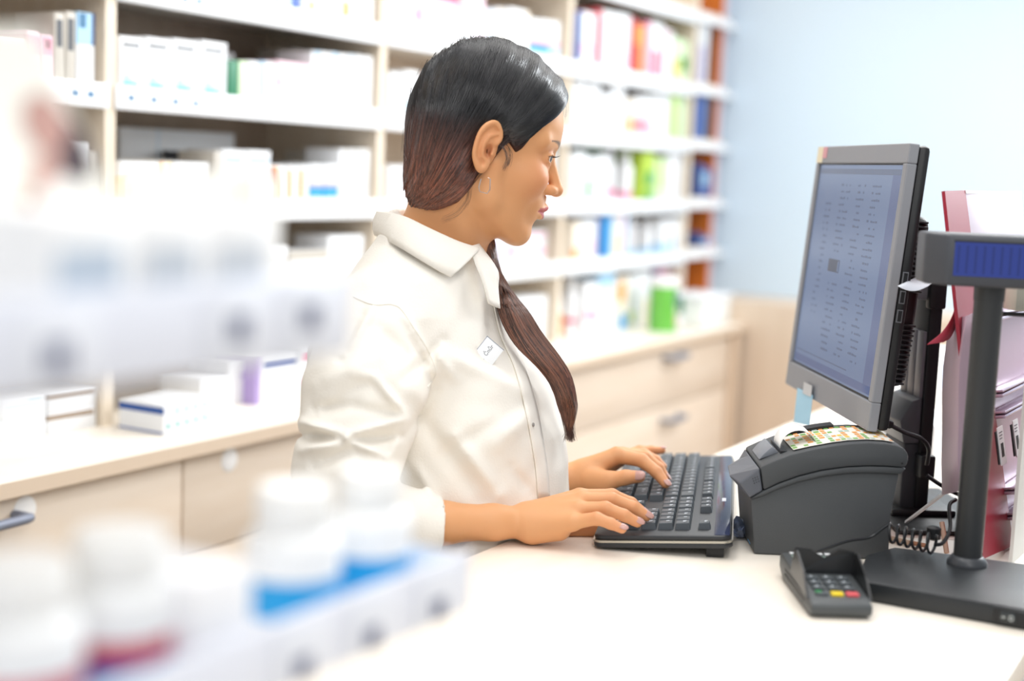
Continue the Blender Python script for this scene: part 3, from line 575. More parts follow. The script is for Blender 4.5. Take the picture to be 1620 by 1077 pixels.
q.add(V, [(2*k, 2*k+1, 2*k+3, 2*k+2) for k in range(N)], mat('FAFAF8', .5, name='roll_paper'), True)
o = q.build('curled_label', pr); s_ = o.modifiers.new('s', 'SOLIDIFY'); s_.thickness = .0003
q = MB(); x0_, z0_ = pp(1222, 728); x1_, z1_ = pp(1210, 733)
q.prism([(x1_-.002, .03, z1_-.002), (x0_+.012, .03, z0_+.0035), (x0_+.004, .03, z0_+.010), (x1_+.004, .03, z1_+.006)], (0, .055, 0), mat('7C8088', .35, name='latch_grey'), bev=.001); q.build('release_latch', pr)
q = MB(); x0_, z0_ = pp(1228, 727); q.box((x0_+.008, .02, z0_-.001), (x0_+.02, PD-.03, z0_+.0065), blk); q.build('tear_slot', pr)
q = MB(); x0_, z0_ = pp(1340, 702)
V = []
topr = topc[3:]
for k in range(len(topr)): V += [(topr[k][0], PD-.026, topr[k][1]+.0005), (topr[k][0], PD-.006, topr[k][1]+.0005), (topr[k][0], PD-.006, topr[k][1]+.005), (topr[k][0], PD-.026, topr[k][1]+.005)]
q.add(V, [(4*k+i, 4*k+4+i, 4*k+4+(i+1) % 4, 4*k+(i+1) % 4) for k in range(len(topr)-1) for i in range(4)]+[(3, 2, 1, 0), tuple(4*len(topr)-4+i for i in range(4))], blk); q.build('rear_rail', pr)
a_ = MP @ Vector((pp(1310, 703)[0], PD+.004, .02)); 
q = MB(); tz = pp(1310, 706)[1]-.004; q.rbox((0, 0, 0), (.035, .05, tz), mat('5B4A7E', .4, name='purple_plastic'), .004)
tag(q.build('purple_case', M=Matrix.Translation(Vector((MP @ Vector((pp(1350, 703)[0], PD+.006, 0))).xy.to_3d()+Vector((0, 0, CZ)))) @ MP.to_3x3().to_4x4()), 'small purple case standing just behind the label printer', 'case')
q = MB(); x0_, z0_ = pp(1186, 868)
q.rbox((pp(1193.5, 878)[0]-.0008, .03, .004), (pp(1193.5, 878)[0]+.004, .05, .035), mat('3FA0DC', .4, name='blue_sticker'), .0005); q.build('side_sticker', pr)
# ---------------------------------------------------------------- card terminal
t0 = on(1282, 979, 2, CZ); t1 = on(1374, 982, 2, CZ); t2 = on(1232, 898, 2, CZ)
tx = t1-t0; tx.z = 0; tx.normalize(); ty = Vector((-tx.y, tx.x, 0))
MT = Matrix((tx, ty, (0, 0, 1))).transposed().to_4x4(); MT.translation = t0+Vector((0, 0, .0006)); TW, TLN = .062, .150
ter = empty('card_terminal', MT, 'dark card payment terminal with keypad shield on the counter front', 'card terminal')
tm = mat('4A4E50', .4, name='terminal_grey', bump=(1400, .2))
q = MB(); q.prism([(0, .0, .004), (0, .0, .014), (0, .012, .018), (0, .085, .024), (0, TLN-.01, .028), (0, TLN, .025), (0, TLN, .010), (0, TLN-.02, .0), (0, .01, 0)], (TW, 0, 0), tm, bev=.003); q.build('terminal_body', ter)
def tz_(y): return .018+(y-.012)*(.006/.073) if y < .085 else .024+(y-.085)*(.004/.055)
q = MB(); q.box((-.0006, .03, .008), (.0, TLN-.03, .011), blk); q.box((-.0006, .03, .014), (.0, TLN-.03, .016), blk); q.build('side_groove', ter)
q = MB(); q.add([(.008, .097, tz_(.097)+.0006), (TW-.008, .097, tz_(.097)+.0006), (TW-.008, .132, tz_(.132)+.0006), (.008, .132, tz_(.132)+.0006)], [(0, 1, 2, 3)], mat('8FA39A', .3, name='terminal_lcd')); q.build('display', ter)
q = MB()
for k in range(5): q.box((.008+k*.0095, TLN-.016, tz_(.134)+.0006), (.0145+k*.0095, TLN-.010, tz_(.134)+.0014), mat('E6E8EA', .4, name='white_lettering'))
q.build('white_lettering', ter)
kc = [('green_key', '2FA55A'), ('yellow_key', 'F2D21E'), ('red_key', 'E05A60')]
for j in range(3):
    for r_ in range(4):
        y = .016+r_*.0135+(r_ > 0)*.002; x = .0085+j*.0155
        m_ = mat(kc[j][1], .35, name=kc[j][0]) if (r_ == 0 and j) else mat('50565A', .4, name='keypad_key')
        q = MB(); q.rbox((x, y, tz_(y)-.001), (x+.0125, y+.009, tz_(y)+.0032), m_, .0012)
        if r_ == 0 and j == 0:
            q.tube([(x+.003+.003*math.cos(a), y+.0045+.002*math.sin(a), tz_(y)+.0034) for a in np.linspace(0, 6.3, 9)], .0006, mat('2FA55A', .4, name='green_print'), 6)
        elif r_: q.box((x+.004, y+.003, tz_(y)+.003), (x+.0065, y+.0065, tz_(y)+.0034), mat('C4CBD0', .4, name='key_legend'))
        o = q.build('keypad_key', ter)
        if r_ == 0: o['label'] = ['key with a green ring', 'yellow key', 'red key'][j]
shm = mat('1B1D20', .3, name='shield_black')
q = MB()
q.prism([(-.002, .012, .016), (-.002, .034, .038), (-.002, .068, .050), (-.002, .078, .049), (-.002, .088, .022)], (.0022, 0, 0), shm)
q.prism([(TW+.002, .012, .016), (TW+.002, .034, .034), (TW+.002, .068, .048), (TW+.002, .078, .046), (TW+.002, .088, .022)], (-.0022, 0, 0), shm)
q.prism([(0, .078, .022), (TW, .078, .022), (TW, .080, .047), (TW*.74, .080, .050), (TW*.5, .080, .040), (TW*.25, .080, .049), (0, .080, .050)], (0, .002, 0), shm)
q.build('privacy_shield', ter)
# coiled lead from the terminal
pts = [Vector(on(1292, 873, 2, .965)), Vector(at(1340, 856, 1.585)), Vector(at(1375, 850, 1.60)), Vector(at(1400, 833, 1.60))]
base = catmull(pts, 8); s0 = at(1408, 842, 1.60); s1 = at(1480, 862, 1.575)
dv = (s1-s0); L0 = dv.length; dn = dv.normalized(); up_ = Vector((0, 0, 1)); sd = dn.cross(up_)
coil = [s0+dn*(L0*k/90)+(up_*math.cos(k*.42)+sd*math.sin(k*.42))*.0105 for k in range(91)]
tag(MB().tube(base+coil, .0017, mat('26282B', .35, name='cable_rubber'), 6).build('coiled_cable'), 'black coiled cable between card terminal and pole display base', 'cable')
cab([at(1480, 862, 1.575), at(1492, 858, 1.58), at(1503, 836, 1.6), at(1502, 800, 1.63), at(1512, 790, 1.64)], .0022, 'black_cable', 'thin black cable rising beside the pole behind its base')
tag(MB().lathe([(.004, -.008), (.008, -.006), (.008, .006), (.004, .008)], blk, 16, M=Matrix.Translation(at(1477, 843, 1.60))).build('cable_connector'), 'round black cable plug lying behind the pole base', 'plug')
for (a_, b_, w_, c, lb) in [((1407, 833, 1.72), (1440, 842, 1.70), .006, 'D8B9A0', 'short wooden peg nearest the printer'), ((1445, 838, 1.7), (1468, 846, 1.69), .005, 'C98F6E', 'short brown wooden peg right of the first peg'), ((1490, 826, 1.68), (1500, 846, 1.66), .005, 'E0B8A0', 'pink wooden peg standing up beside the black plug')]:
    pA, pB = at(*a_), at(*b_)
    if 'standing' not in lb: pA.z = pB.z = CZ+.004
    else: pB.z = CZ+.004
    tag(MB().tube([pA, pB], w_*.6, mat(c, .6, name='peg_wood'), 6).build('wooden_peg'), lb, 'peg')
q = MB(); c = on(1455, 850, 2, CZ); q.box((-.03, -.04, -.0004), (.03, .06, -.0001), mat('E6D2C6', .6, name='note_paper')); tag(q.build('note_paper', M=Matrix.Translation(c+Vector((.03, 0, .0005))) @ Matrix.Rotation(.5, 4, 'Z')), 'pinkish paper lying under the coiled cable', 'paper')
# ---------------------------------------------------------------- customer pole display
ZT = .963
b1 = on(1369, 916, 2, ZT); b2 = on(1395, 855, 2, ZT); b3 = on(1620, 961, 2, ZT)
bx = b3-b1; bx.z = 0; bx.normalize(); by = Vector((-bx.y, bx.x, 0))
MD = Matrix((bx, by, (0, 0, 1))).transposed().to_4x4(); MD.translation = (b1.x, b1.y, CZ)
MDI = MD.inverted(); far = (MDI @ on(1505, 874, 2, ZT)).y; bl = (MDI @ b2)
pd = empty('pole_display', MD, 'black customer pole display with blue screen on flat base, at the right edge', 'customer display')
q = MB(); _o = [MDI @ on(x, y, 2, ZT) for x, y in [(1373, 917), (1367, 908), (1365, 888), (1371, 874), (1398, 866), (1414, 862), (1505, 873), (1700, 899), (1760, 985), (1620, 961)]]; q.prism([(p.x, p.y, 0) for p in _o][::-1], (0, 0, .021), mat('26292C', .38, name='base_plastic', bump=(900, .15)), bev=.003); q.build('base', pd)
ps = MDI @ on(1600, 970, 2, .953)
q = MB(); q.rbox((ps.x-.016, -.002, .003), (ps.x+.022, .004, .019), blk, .001); q.rbox((ps.x-.009, -.004, .006), (ps.x+.006, 0, .016), mat('34383A', .3, name='rocker'), .0015)
q.box((ps.x-.007, -.0046, .0105), (ps.x-.004, -.004, .0115), mat('DDE2E0', .4, name='switch_mark')); 
q.tube([(ps.x+.002+.0018*math.cos(a), -.0044, .011+.0024*math.sin(a)) for a in np.linspace(0, 6.3, 11)], .0004, mat('DDE2E0', .4, name='switch_mark'), 5); q.build('power_switch', pd)
pc = MDI @ on(1530, 889, 2, ZT)
hp = onplane(1567, 446, MD @ Vector((pc.x, pc.y, 0)), by).z-CZ
PR = .0152
q = MB(); q.lathe([(.0215, .021), (.0215, .024), (.017, .030), (PR, .031)], mat('3A3D42', .4, name='collar_plastic'), 32, c=(pc.x, pc.y, 0)); q.build('collar', pd)
q = MB(); q.lathe([(PR, .028), (PR, hp-.018)], mat('2D2F31', .33, name='pole_metal', bump=(1500, .2)), 32, c=(pc.x, pc.y, 0)); q.lathe([(PR+.0006, hp-.02), (PR+.0012, hp)], mat('2D2F31', .4, name='pole_top'), 32, c=(pc.x, pc.y, 0)); q.build('pole', pd)
# the head, turned a little
f1 = onplane(1462, 400, MD @ Vector((pc.x, pc.y, 0)), ray(1500, 410)); dpt = (f1-Vector(CAM)).length

camx = Vector(RW[:, 0]); camx.z = 0; camx.normalize(); hdir = (Matrix.Rotation(math.radians(-6), 3, 'Z') @ camx)
MHd = Matrix((hdir, Vector((0, 0, 1)).cross(hdir), (0, 0, 1))).transposed().to_4x4(); MHd.translation = MD @ Vector((pc.x, pc.y, hp))
Hl = MD.inverted() @ MHd; sc_ = (MHd.translation-Vector(CAM)).length/CF
HL = -(1567-1464)*sc_; HR = .13; FZ = .0
q = MB(); ch = .020
prof = [(HL, .035), (HL, -.012), (HL+ch, -.034), (HR-ch, -.034), (HR, -.012), (HR, .035)]
q.prism([(x, y, -.004) for x, y in prof], (0, 0, .0545), mat('42454C', .42, name='display_housing', bump=(1400, .25)), bev=.004)
HB = MB(); HB.v = [tuple(Hl @ Vector(v)) for v in q.v]; HB.f, HB.m, HB.mats, HB.sm = q.f, q.m, q.mats, q.sm; hob = HB.build('display_head', pd)
q = MB(); bm_ = mat('101838', .25, name='vfd_blue', emit=('2A3C8C', .75)); bl2 = mat('101838', .25, name='vfd_lines', emit=('24347C', .65))
q.box((HL+ch+.007, -.0346, .007), (HR-ch-.006, -.034, .0425), bm_)
for k in range(int((HR-HL-2*ch-.022)/.0088)): q.box((HL+ch+.010+k*.0088, -.0348, .010), (HL+ch+.0125+k*.0088, -.0346, .039), bl2)
q.box((HL+ch+.006, -.0349, .0425), (HR-ch-.005, -.0340, .044), blk)
HB = MB(); HB.v = [tuple(Hl @ Vector(v)) for v in q.v]; HB.f, HB.m, HB.mats, HB.sm = q.f, q.m, q.mats, q.sm; HB.build('blue_screen', pd)
# ---------------------------------------------------------------- leaning leaflet display behind the pole
r0 = on(1588, 880, 2, CZ); lean = .20
ru = Vector((0, lean, 1)).normalized(); MR = Matrix((Vector((1, 0, 0)), Vector((0, 0, 1)).cross(Vector((1, 0, 0))) if False else ru.cross(Vector((1, 0, 0))), ru)).transposed().to_4x4(); MR.translation = r0
rn = MR.to_3x3().col[1]
def rk(px, py, dy=0): return MR.inverted() @ onplane(px, py, r0+rn*dy, rn)
mv = mat('B795A8', .35, name='mauve_plastic'); mvl = mat('E3D5E3', .3, name='pale_mauve_plastic'); red = mat('9E1C34', .45, name='red_card'); sil = mat('D9CBDD', .2, .5, name='silver_rail')
dsp = empty('leaflet_display', MR, 'leaning mauve plastic display with silver rails, behind the pole at right edge', 'display')
tl_, tr_ = rk(1495, 302), rk(1527, 301); bl_, br_ = rk(1556, 884), rk(1606, 884)
q = MB(); q.prism([(bl_.x, 0, max(bl_.z, .002)), (br_.x, 0, max(br_.z, .002)), (tr_.x, 0, tr_.z), (tl_.x, 0, tl_.z)], (0, .004, 0), red); q.build('red_side_strip', dsp)
hh_ = tr_.z; W_ = .30
q = MB(); q.box((tr_.x, .006, .0), (tr_.x+W_, .010, rk(1560, 430).z), mv); q.build('back_sheet', dsp)
za = rk(1540, 470).z
q = MB(); q.rbox((tr_.x, .0, za), (tr_.x+W_, .005, hh_), mvl, .002); q.box((tr_.x, -.001, hh_-.004), (tr_.x+W_, .0, hh_), white); q.build('header_panel', dsp)
for py_ in (505, 625, 660, 790, 835):
    z_ = rk(1580, py_).z
    q = MB(); q.rbox((tr_.x+.012, -.012, z_), (tr_.x+W_, .005, z_+.004), sil, .001); q.rbox((tr_.x+.012, -.013, z_+.006), (tr_.x+W_, .005, z_+.009), sil, .001); q.build('silver_rail', dsp)
for k, (x_, y_) in enumerate([(1583, 702), (1607, 690)]):
    p = rk(x_, y_, -.014); q = MB(); q.box((p.x-.017, -.014, p.z-.022), (p.x+.012, -.0125, p.z+.016), blk); q.box((p.x-.012, -.0155, p.z-.024), (p.x+.014, -.0142, p.z+.020), mat('F2F0F2', .5, name='ticket_white'))
    for j in range(7): q.box((p.x-.006+j*.0018, -.0158, p.z-.015), (p.x-.0052+j*.0018+.0003*(j % 3), -.0155, p.z+.001), blk)
    for j in range(3): q.box((p.x-.008, -.0158, p.z+.006+j*.0035), (p.x+.004+j*.002, -.0155, p.z+.0072+j*.0035), mat('6F6A72', .5, name='print_grey'))
    q.build('barcode_ticket', dsp)
# mauve sheet on the woman's side, ribbon, stick
q = MB(); V = []; edgeL = [(1506, 505), (1498, 540), (1493, 580), (1491, 620), (1491, 680), (1490, 730), (1491, 783)]
for k, (x_, y_) in enumerate(edgeL):
    V += [tuple(at(x_, y_, 1.66)), tuple(at(x_+26, y_-6, 1.60)), tuple(at(x_+56, y_-22, 1.60))]
q.add(V, [(3*k+i, 3*k+1+i, 3*k+4+i, 3*k+3+i) for k in range(6) for i in range(2)], mat('C0A6B6', .5, name='mauve_paper'), True); o = q.build('mauve_sheet'); s_ = o.modifiers.new('s', 'SOLIDIFY'); s_.thickness = .0006; tag(o, 'mauve sheet hanging left of the pole on the display back', 'sheet')
rb = catmull([at(1514, 470, 1.63), at(1506, 500, 1.62), at(1490, 525, 1.61), at(1466, 545, 1.60)], 6); rc = catmull([at(1514, 500, 1.65), at(1511, 518, 1.64), at(1503, 534, 1.63), at(1492, 541, 1.62)], 6)
q = MB(); V = []
for a_, b_ in zip(rb, rc): V += [tuple(a_), tuple(b_)]
q.add(V, [(2*k, 2*k+1, 2*k+3, 2*k+2) for k in range(len(rb)-1)], mat('C4475A', .5, name='red_ribbon'), True); o = q.build('red_ribbon'); s_ = o.modifiers.new('s', 'SOLIDIFY'); s_.thickness = .0005; tag(o, 'loose red ribbon curling out left of the pole', 'ribbon')
sA, sB = on(1433, 826, 2, CZ+.010), at(1500, 775, 1.66)
q = MB(); q.tube([sA, sB], .0022, mat('E9E9EC', .4, name='white_strip'), 4); tag(q.build('white_strip'), 'thin white strip leaning from the counter to the mauve sheet', 'strip')
wbp = on(1614, 893, 2, CZ)
q = MB(); wx = Vector((1, .0, 0)); q.box((0, 0, 0), (.12, .004, .24), mat('E4E3DE', .5, name='white_board')); tag(q.build('white_board', M=Matrix.Translation(on(1601, 893, 2, CZ))), 'white board standing upright at the right picture edge', 'board')
p1, p2 = at(1583, 496, 1.56), at(1660, 500, 1.56); tag(MB().tube([p1, p2], .0025, blk, 8).build('black_rod'), 'short black rod right of the pole under a white card', 'rod')
pq = at(1606, 492, 1.57); tag(MB().rbox((0, 0, 0), (.06, .03, .035), mat('DAD8CC', .5, name='cream_card'), .001, M=Matrix.Rotation(-.9, 4, 'Z')).build('cream_card_box', M=Matrix.Translation(pq)), 'small cream card box above the black rod at the right edge', 'box')
# papers and small things behind the monitor
pz = on(1455, 770, 2, CZ)
for k, (cx_, cy_, w_, d_, h_, c, lb, nm, rot) in enumerate([(1475, 745, .16, .10, .07, 'F3F5F7', 'white box on the counter behind the monitor stand', 'white_box', .2), (1442, 640, .20, .15, .03, 'F7F8FA', 'white papers stacked at the counter far end behind the monitor', 'paper_stack', .1)]):
    p = on(cx_, cy_, 2, CZ); tag(MB().rbox((0, 0, .0006), (w_, d_, h_), mat(c, .5, name='white_paper'), .002).build(nm, M=Matrix.Translation(p) @ Matrix.Rotation(rot, 4, 'Z')), lb, 'box' if 'box' in nm else 'papers')
p = on(1487, 640, 2, CZ); q = MB(); q.rbox((0, 0, .0006), (.05, .04, .11), white, .003); q.box((.005, -.0005, .03), (.045, 0, .08), mat('6E8FBC', .5, name='blue_print')); tag(q.build('blue_white_pack', M=Matrix.Translation(p)), 'small blue and white pack behind the monitor stand', 'pack')
q = MB(); q.box((0, 0, 0), (.15, .21, .0008), mat('DCEDE6', .5, name='pale_green_paper')); tag(q.build('pale_green_sheet', M=Matrix.Translation(on(955, 800, 2, CZ)) @ Matrix.Rotation(.35, 4, 'Z')), 'pale green sheet partly under the keyboard and left hand', 'paper')
# crumpled clear wrap by the keyboard foot
bm = bmesh.new(); bmesh.ops.create_icosphere(bm, subdivisions=3, radius=.016); rr = random.Random(2)
for v in bm.verts: v.co = Vector((v.co.x*1.0, v.co.y*.7, (v.co.z+.015)*.75))*(1+rr.uniform(-.22, .22)); v.co.z = max(v.co.z, .0005)
o = MB().bm(bm, mat('8F9BB5', .08, .5, name='clear_wrap'), False).build('plastic_wrap', M=Matrix.Translation(on(1171, 850, 2, CZ))); tag(o, 'crumpled shiny plastic wrap between keyboard and printer', 'wrap')
# ================================================================ the woman: shapes as distance fields turned into meshes
def nrm(v): return v/np.linalg.norm(v)
def ell(P, c, r, R=None):
    q = P-np.array(c, np.float32)
    if R is not None: q = q @ np.array(R, np.float32)        # columns of R = local axes
    r = np.array(r, np.float32); a = q/r; k0 = np.sqrt((a*a).sum(-1)); b = q/(r*r); k1 = np.sqrt((b*b).sum(-1))+1e-9
    return k0*(k0-1)/k1
def cap(P, a, b, ra, rb):
    a = np.array(a, np.float32); b = np.array(b, np.float32); ba = b-a; q = P-a
    h = np.clip((q @ ba)/float(ba @ ba), 0, 1)
    d = q-h[..., None]*ba
    return np.sqrt((d*d).sum(-1))-(ra+(rb-ra)*h)
def smin(a, b, k):
    h = np.clip(.5+.5*(b-a)/k, 0, 1); return b+(a-b)*h-k*h*(1-h)
def smax(a, b, k): return -smin(-a, -b, k)
def chain(P, pts, rs, k=.0):
    d = None
    for i in range(len(pts)-1):
        e = cap(P, pts[i], pts[i+1], rs[i], rs[i+1]); d = e if d is None else (smin(d, e, k) if k else np.minimum(d, e))
    return d
def nets(f, lo, hi, h):
    """surface nets: mesh of f = 0 inside the box"""
    lo = np.array(lo, float); hi = np.array(hi, float); n = np.maximum(((hi-lo)/h).astype(int)+1, 3)
    ax = [lo[i]+h*np.arange(n[i]) for i in range(3)]
    D = np.empty(tuple(n), np.float32); st = max(1, int(400000/(n[1]*n[2])))
    for i in range(0, n[0], st):
        X, Y, Z = np.meshgrid(ax[0][i:i+st], ax[1], ax[2], indexing='ij'); D[i:i+st] = f(np.stack([X, Y, Z], -1).astype(np.float32))
    S_ = D < 0
    c = [S_[i:n[0]-1+i, j:n[1]-1+j, k:n[2]-1+k] for i in (0, 1) for j in (0, 1) for k in (0, 1)]
    cnt = sum(x.astype(np.int8) for x in c); act = (cnt > 0) & (cnt < 8)
    idx = -np.ones(act.shape, np.int64); A_ = np.argwhere(act); idx[tuple(A_.T)] = np.arange(len(A_))
    pos = np.zeros((len(A_), 3)); w_ = np.zeros(len(A_))
    cor = [(0,0,0),(1,0,0),(0,1,0),(1,1,0),(0,0,1),(1,0,1),(0,1,1),(1,1,1)]
    for a in range(8):
        for b in range(a+1, 8):
            if sum(abs(x-y) for x, y in zip(cor[a], cor[b])) != 1: continue
            pa_ = A_+np.array(cor[a]); pb_ = A_+np.array(cor[b]); da = D[tuple(pa_.T)]; db = D[tuple(pb_.T)]
            m = (da < 0) != (db < 0); t = np.where(m, da/(da-db+1e-20), 0)
            pos += np.where(m[:, None], pa_+(pb_-pa_)*t[:, None], 0); w_ += m
    V = lo+h*(pos/w_[:, None])
    Q = []
    for d in range(3):
        sl0 = [slice(1, -1)]*3; e0 = [slice(1, n[i]-1) for i in range(3)]; 
        a0 = [slice(1, n[i]-1) for i in range(3)]; a0[d] = slice(0, n[d]-1); a1 = list(a0); a1[d] = slice(1, n[d])
        s0 = S_[tuple(a0)]; s1 = S_[tuple(a1)]; ch = np.argwhere(s0 != s1)
        base = ch.copy()
        for i in range(3):
            if i != d: base[:, i] += 1
        u, v_ = (d+1) % 3, (d+2) % 3
        def nb(du, dv):
            q = base.copy(); q[:, u] -= du; q[:, v_] -= dv; return idx[tuple(q.T)]
        quad = np.stack([nb(0, 0), nb(1, 0), nb(1, 1), nb(0, 1)], 1); fl = s0[tuple(ch.T)]
        quad = np.where(fl[:, None], quad, quad[:, ::-1]); Q.append(quad)
    F_ = np.concatenate(Q); F_ = F_[(F_ >= 0).all(1)]
    return V, F_
def tomesh(name, parts, mats, col=None, parent=None, M=None):
    """parts: list of (V world, F, material index)"""
    Vs, Fs, Ms, k = [], [], [], 0
    for V, F_, mi in parts: Vs.append(V); Fs.append(F_+k); Ms.append(np.full(len(F_), mi)); k += len(V)
    V = np.concatenate(Vs).astype(np.float32); F_ = np.concatenate(Fs).astype(np.int32); Ms = np.concatenate(Ms).astype(np.int32)
    me = bpy.data.meshes.new(name); me.vertices.add(len(V)); me.vertices.foreach_set('co', V.ravel())
    me.loops.add(F_.size); me.loops.foreach_set('vertex_index', F_.ravel()); me.polygons.add(len(F_)); me.polygons.foreach_set('loop_start', np.arange(0, F_.size, 4, dtype=np.int32))
    me.polygons.foreach_set('material_index', Ms); me.polygons.foreach_set('use_smooth', np.ones(len(F_), bool))
    for m in mats: me.materials.append(m)
    me.update(calc_edges=True); me.validate()
    if col is not None:
        at_ = me.color_attributes.new('Col', 'FLOAT_COLOR', 'POINT'); c = np.ones((len(V), 4), np.float32); c[:, :3] = col; at_.data.foreach_set('color', c.ravel())
    o = bpy.data.objects.new(name, me); COL.objects.link(o)
    if parent: o.parent = parent
    return o
def A3(v): return np.array(tuple(v), float)
def pt(px, py, d): return A3(at(px, py, d))
# ---- head frame (centimetres): x forward, y to her left (away from the camera), z up
ch_ = -RW[:, 2].copy(); ch_[2] = 0; ch_ = nrm(ch_); cr_ = RW[:, 0].copy(); cr_[2] = 0; cr_ = nrm(cr_)
YAW, PITCH = math.radians(13), math.radians(13)
Hf = cr_*math.cos(YAW)+ch_*math.sin(YAW); Hu = np.array([0, 0, 1.]); Hl_ = np.cross(Hu, Hf)      # level head frame
HO = pt(757, 243, 1.725)
LV3 = np.stack([Hf, Hl_, Hu], 1)                            # world = HO + LV3 @ p/100
cp, sp_ = math.cos(PITCH), math.sin(PITCH)
PR3 = np.array([[cp, 0, sp_], [0, 1, 0], [-sp_, 0, cp]])    # level = PR3 @ head
def h2w(p): return HO+(np.asarray(p) @ PR3.T @ LV3.T)/100
def l2w(p): return HO+(np.asarray(p) @ LV3.T)/100
def w2l(p): return ((np.asarray(p)-HO) @ LV3)*100
def both(P): Q = P.copy(); Q[..., 1] = np.abs(Q[..., 1]); return Q
def head_sdf(P):
    Q = both(P)
    d = ell(P, (.1, 0, 4.9), (8.7, 7.15, 8.2))
    d = smin(d, ell(P, (2.2, 0, 4.6), (7.0, 6.5, 5.6)), 1.2)
    d = smin(d, ell(P, (3.6, 0, -1.2), (5.3, 5.7, 7.2)), 1.5)
    d = smin(d, ell(P, (3.9, 0, -4.9), (4.4, 4.3, 4.3)), 1.2)
    d = smin(d, cap(Q, (1.4, 4.6, -5.0), (6.6, 1.5, -7.9), 1.6, 1.45), 1.4)
    d = smin(d, cap(Q, (1.0, 5.3, -1.0), (1.4, 4.7, -4.8), 1.3, 1.5), 1.4)
    d = smin(d, ell(P, (7.2, 0, -7.9), (1.65, 2.1, 1.75)), 1.0)
    d = smin(d, ell(Q, (5.4, 3.7, -1.3), (2.9, 2.4, 2.2)), 1.3)
    d = smin(d, cap(Q, (8.1, 1.2, 3.5), (6.2, 5.0, 3.3), .75, .8), 1.0)
    d = smin(d, ell(P, (7.1, 0, -4.4), (2.3, 3.0, 2.6)), 1.0)           # muzzle
    d = smax(d, -ell(Q, (9.6, 3.2, 1.6), (1.55, 1.9, 1.15)), .9)         # eye sockets
    d = smin(d, chain(P, [(8.0, 0, 3.0), (8.85, 0, 1.4), (9.9, 0, -.4), (10.5, 0, -1.5)], [.9, .68, .72, .8]), .7)
    d = smin(d, ell(P, (10.55, 0, -1.75), (.85, .85, .78)), .45)
    d = smin(d, ell(Q, (9.55, 1.0, -1.95), (.95, .66, .66)), .5)
    d = smax(d, -ell(Q, (9.9, .62, -2.75), (.55, .3, .4)), .2)
    d = smin(d, cap(Q, (9.35, 0, -3.0), (9.3, .25, -3.9), .32, .35), .5)
    # lips
    up = chain(Q, [(9.75, 0, -4.25), (9.65, .5, -4.15), (8.95, 1.5, -4.5), (8.1, 2.35, -4.78)], [.44, .46, .36, .15])
    lo_ = chain(Q, [(9.4, 0, -5.30), (8.9, 1.2, -5.2), (8.05, 2.3, -4.88)], [.56, .48, .15])
    d = smin(d, up, .3); d = smin(d, lo_, .3)
    d = smax(d, -chain(Q, [(10.2, 0, -4.72), (9.5, 1.2, -4.76), (8.4, 2.4, -4.87)], [.16, .15, .08]), .16)
    d = smax(d, -ell(P, (9.6, 0, -6.4), (.7, 1.5, .45)), .7)
    # eyelids
    ly = 3.15
    lid = ell(Q, (7.05, ly, 1.5), (1.42, 1.5, 1.3))
    d = smin(d, lid, .35)
    s = np.clip(1-((Q[..., 1]-ly)/1.35)**2, 0, 1); zc = 1.42+.06*(Q[..., 1]-ly)
    slit = np.maximum(np.abs(Q[..., 2]-zc)-.50*np.sqrt(s), 7.4-Q[..., 0]); slit = np.where(s > 0, slit, 1.)
    d = smax(d, -np.maximum(slit, -(1.22-0)+0*slit-ell(Q, (7.05, ly, 1.5), (1.24, 1.24, 1.24))*0+0), .06) if False else smax(d, -slit, .08)
    return d
EX = [((.52, 1.2), .30), ((.75, 2.0), .33), ((.3, 3.05), .36), ((-.5, 3.4), .38), ((-1.4, 2.8), .40), ((-1.95, 1.7), .38), ((-2.1, .2), .34), ((-1.95, -.9), .34), ((-1.3, -1.85), .42), ((-.7, -2.25), .45), ((-.25, -1.85), .42), ((-.1, -1.2), .35)]
_e = catmull([Vector((a[0][0], a[0][1], a[1])) for a in EX], 3); EX = [((v.x, v.y), v.z) for v in _e]
def ear_sdf(P):
    """near and far ear; local: a forward, b up, w outward"""
    Q = both(P); a = Q[..., 0]; b = Q[..., 2]; w_ = Q[..., 1]
    # tilt: the back edge of the ear stands away from the head
    base = 7.05; E_ = np.stack([a+.15, w_-base-(-a)*.42, b-.1], -1)
    d = None
    for i in range(len(EX)-1):
        (p0, r0), (p1, r1) = EX[i], EX[i+1]
        e = cap(E_, (p0[0], .55, p0[1]), (p1[0], .55, p1[1]), r0*.82, r1*.82); d = e if d is None else smin(d, e, .15)
    pl = np.maximum(ell(E_, (-.72, .2, .6), (1.55, .42, 2.75)), -1); d = smin(d, pl, .3)              # thin plate
    d = smin(d, chain(E_, [(.1, .55, 2.2), (-.75, .6, 1.7), (-1.25, .62, .5), (-.95, .6, -.7), (-.35, .55, -1.0)], [.22, .27, .3, .28, .25]), .22)
    d = smax(d, -ell(E_, (-.28, .9, .1), (.62, .95, .9)), .15)                                     # concha
    d = smax(d, -chain(E_, [(.15, .85, 2.55), (-.75, .85, 2.5), (-1.5, .85, 1.4), (-1.6, .85, .0)], [.24, .28, .26, .15]), .15)
    d = smin(d, ell(E_, (.28, .35, -.1), (.38, .45, .5)), .25)                                        # tragus
    return d
neckb = w2l(pt(692, 425, 1.765)); neckt = np.array([-2.2, 0, -2.5])
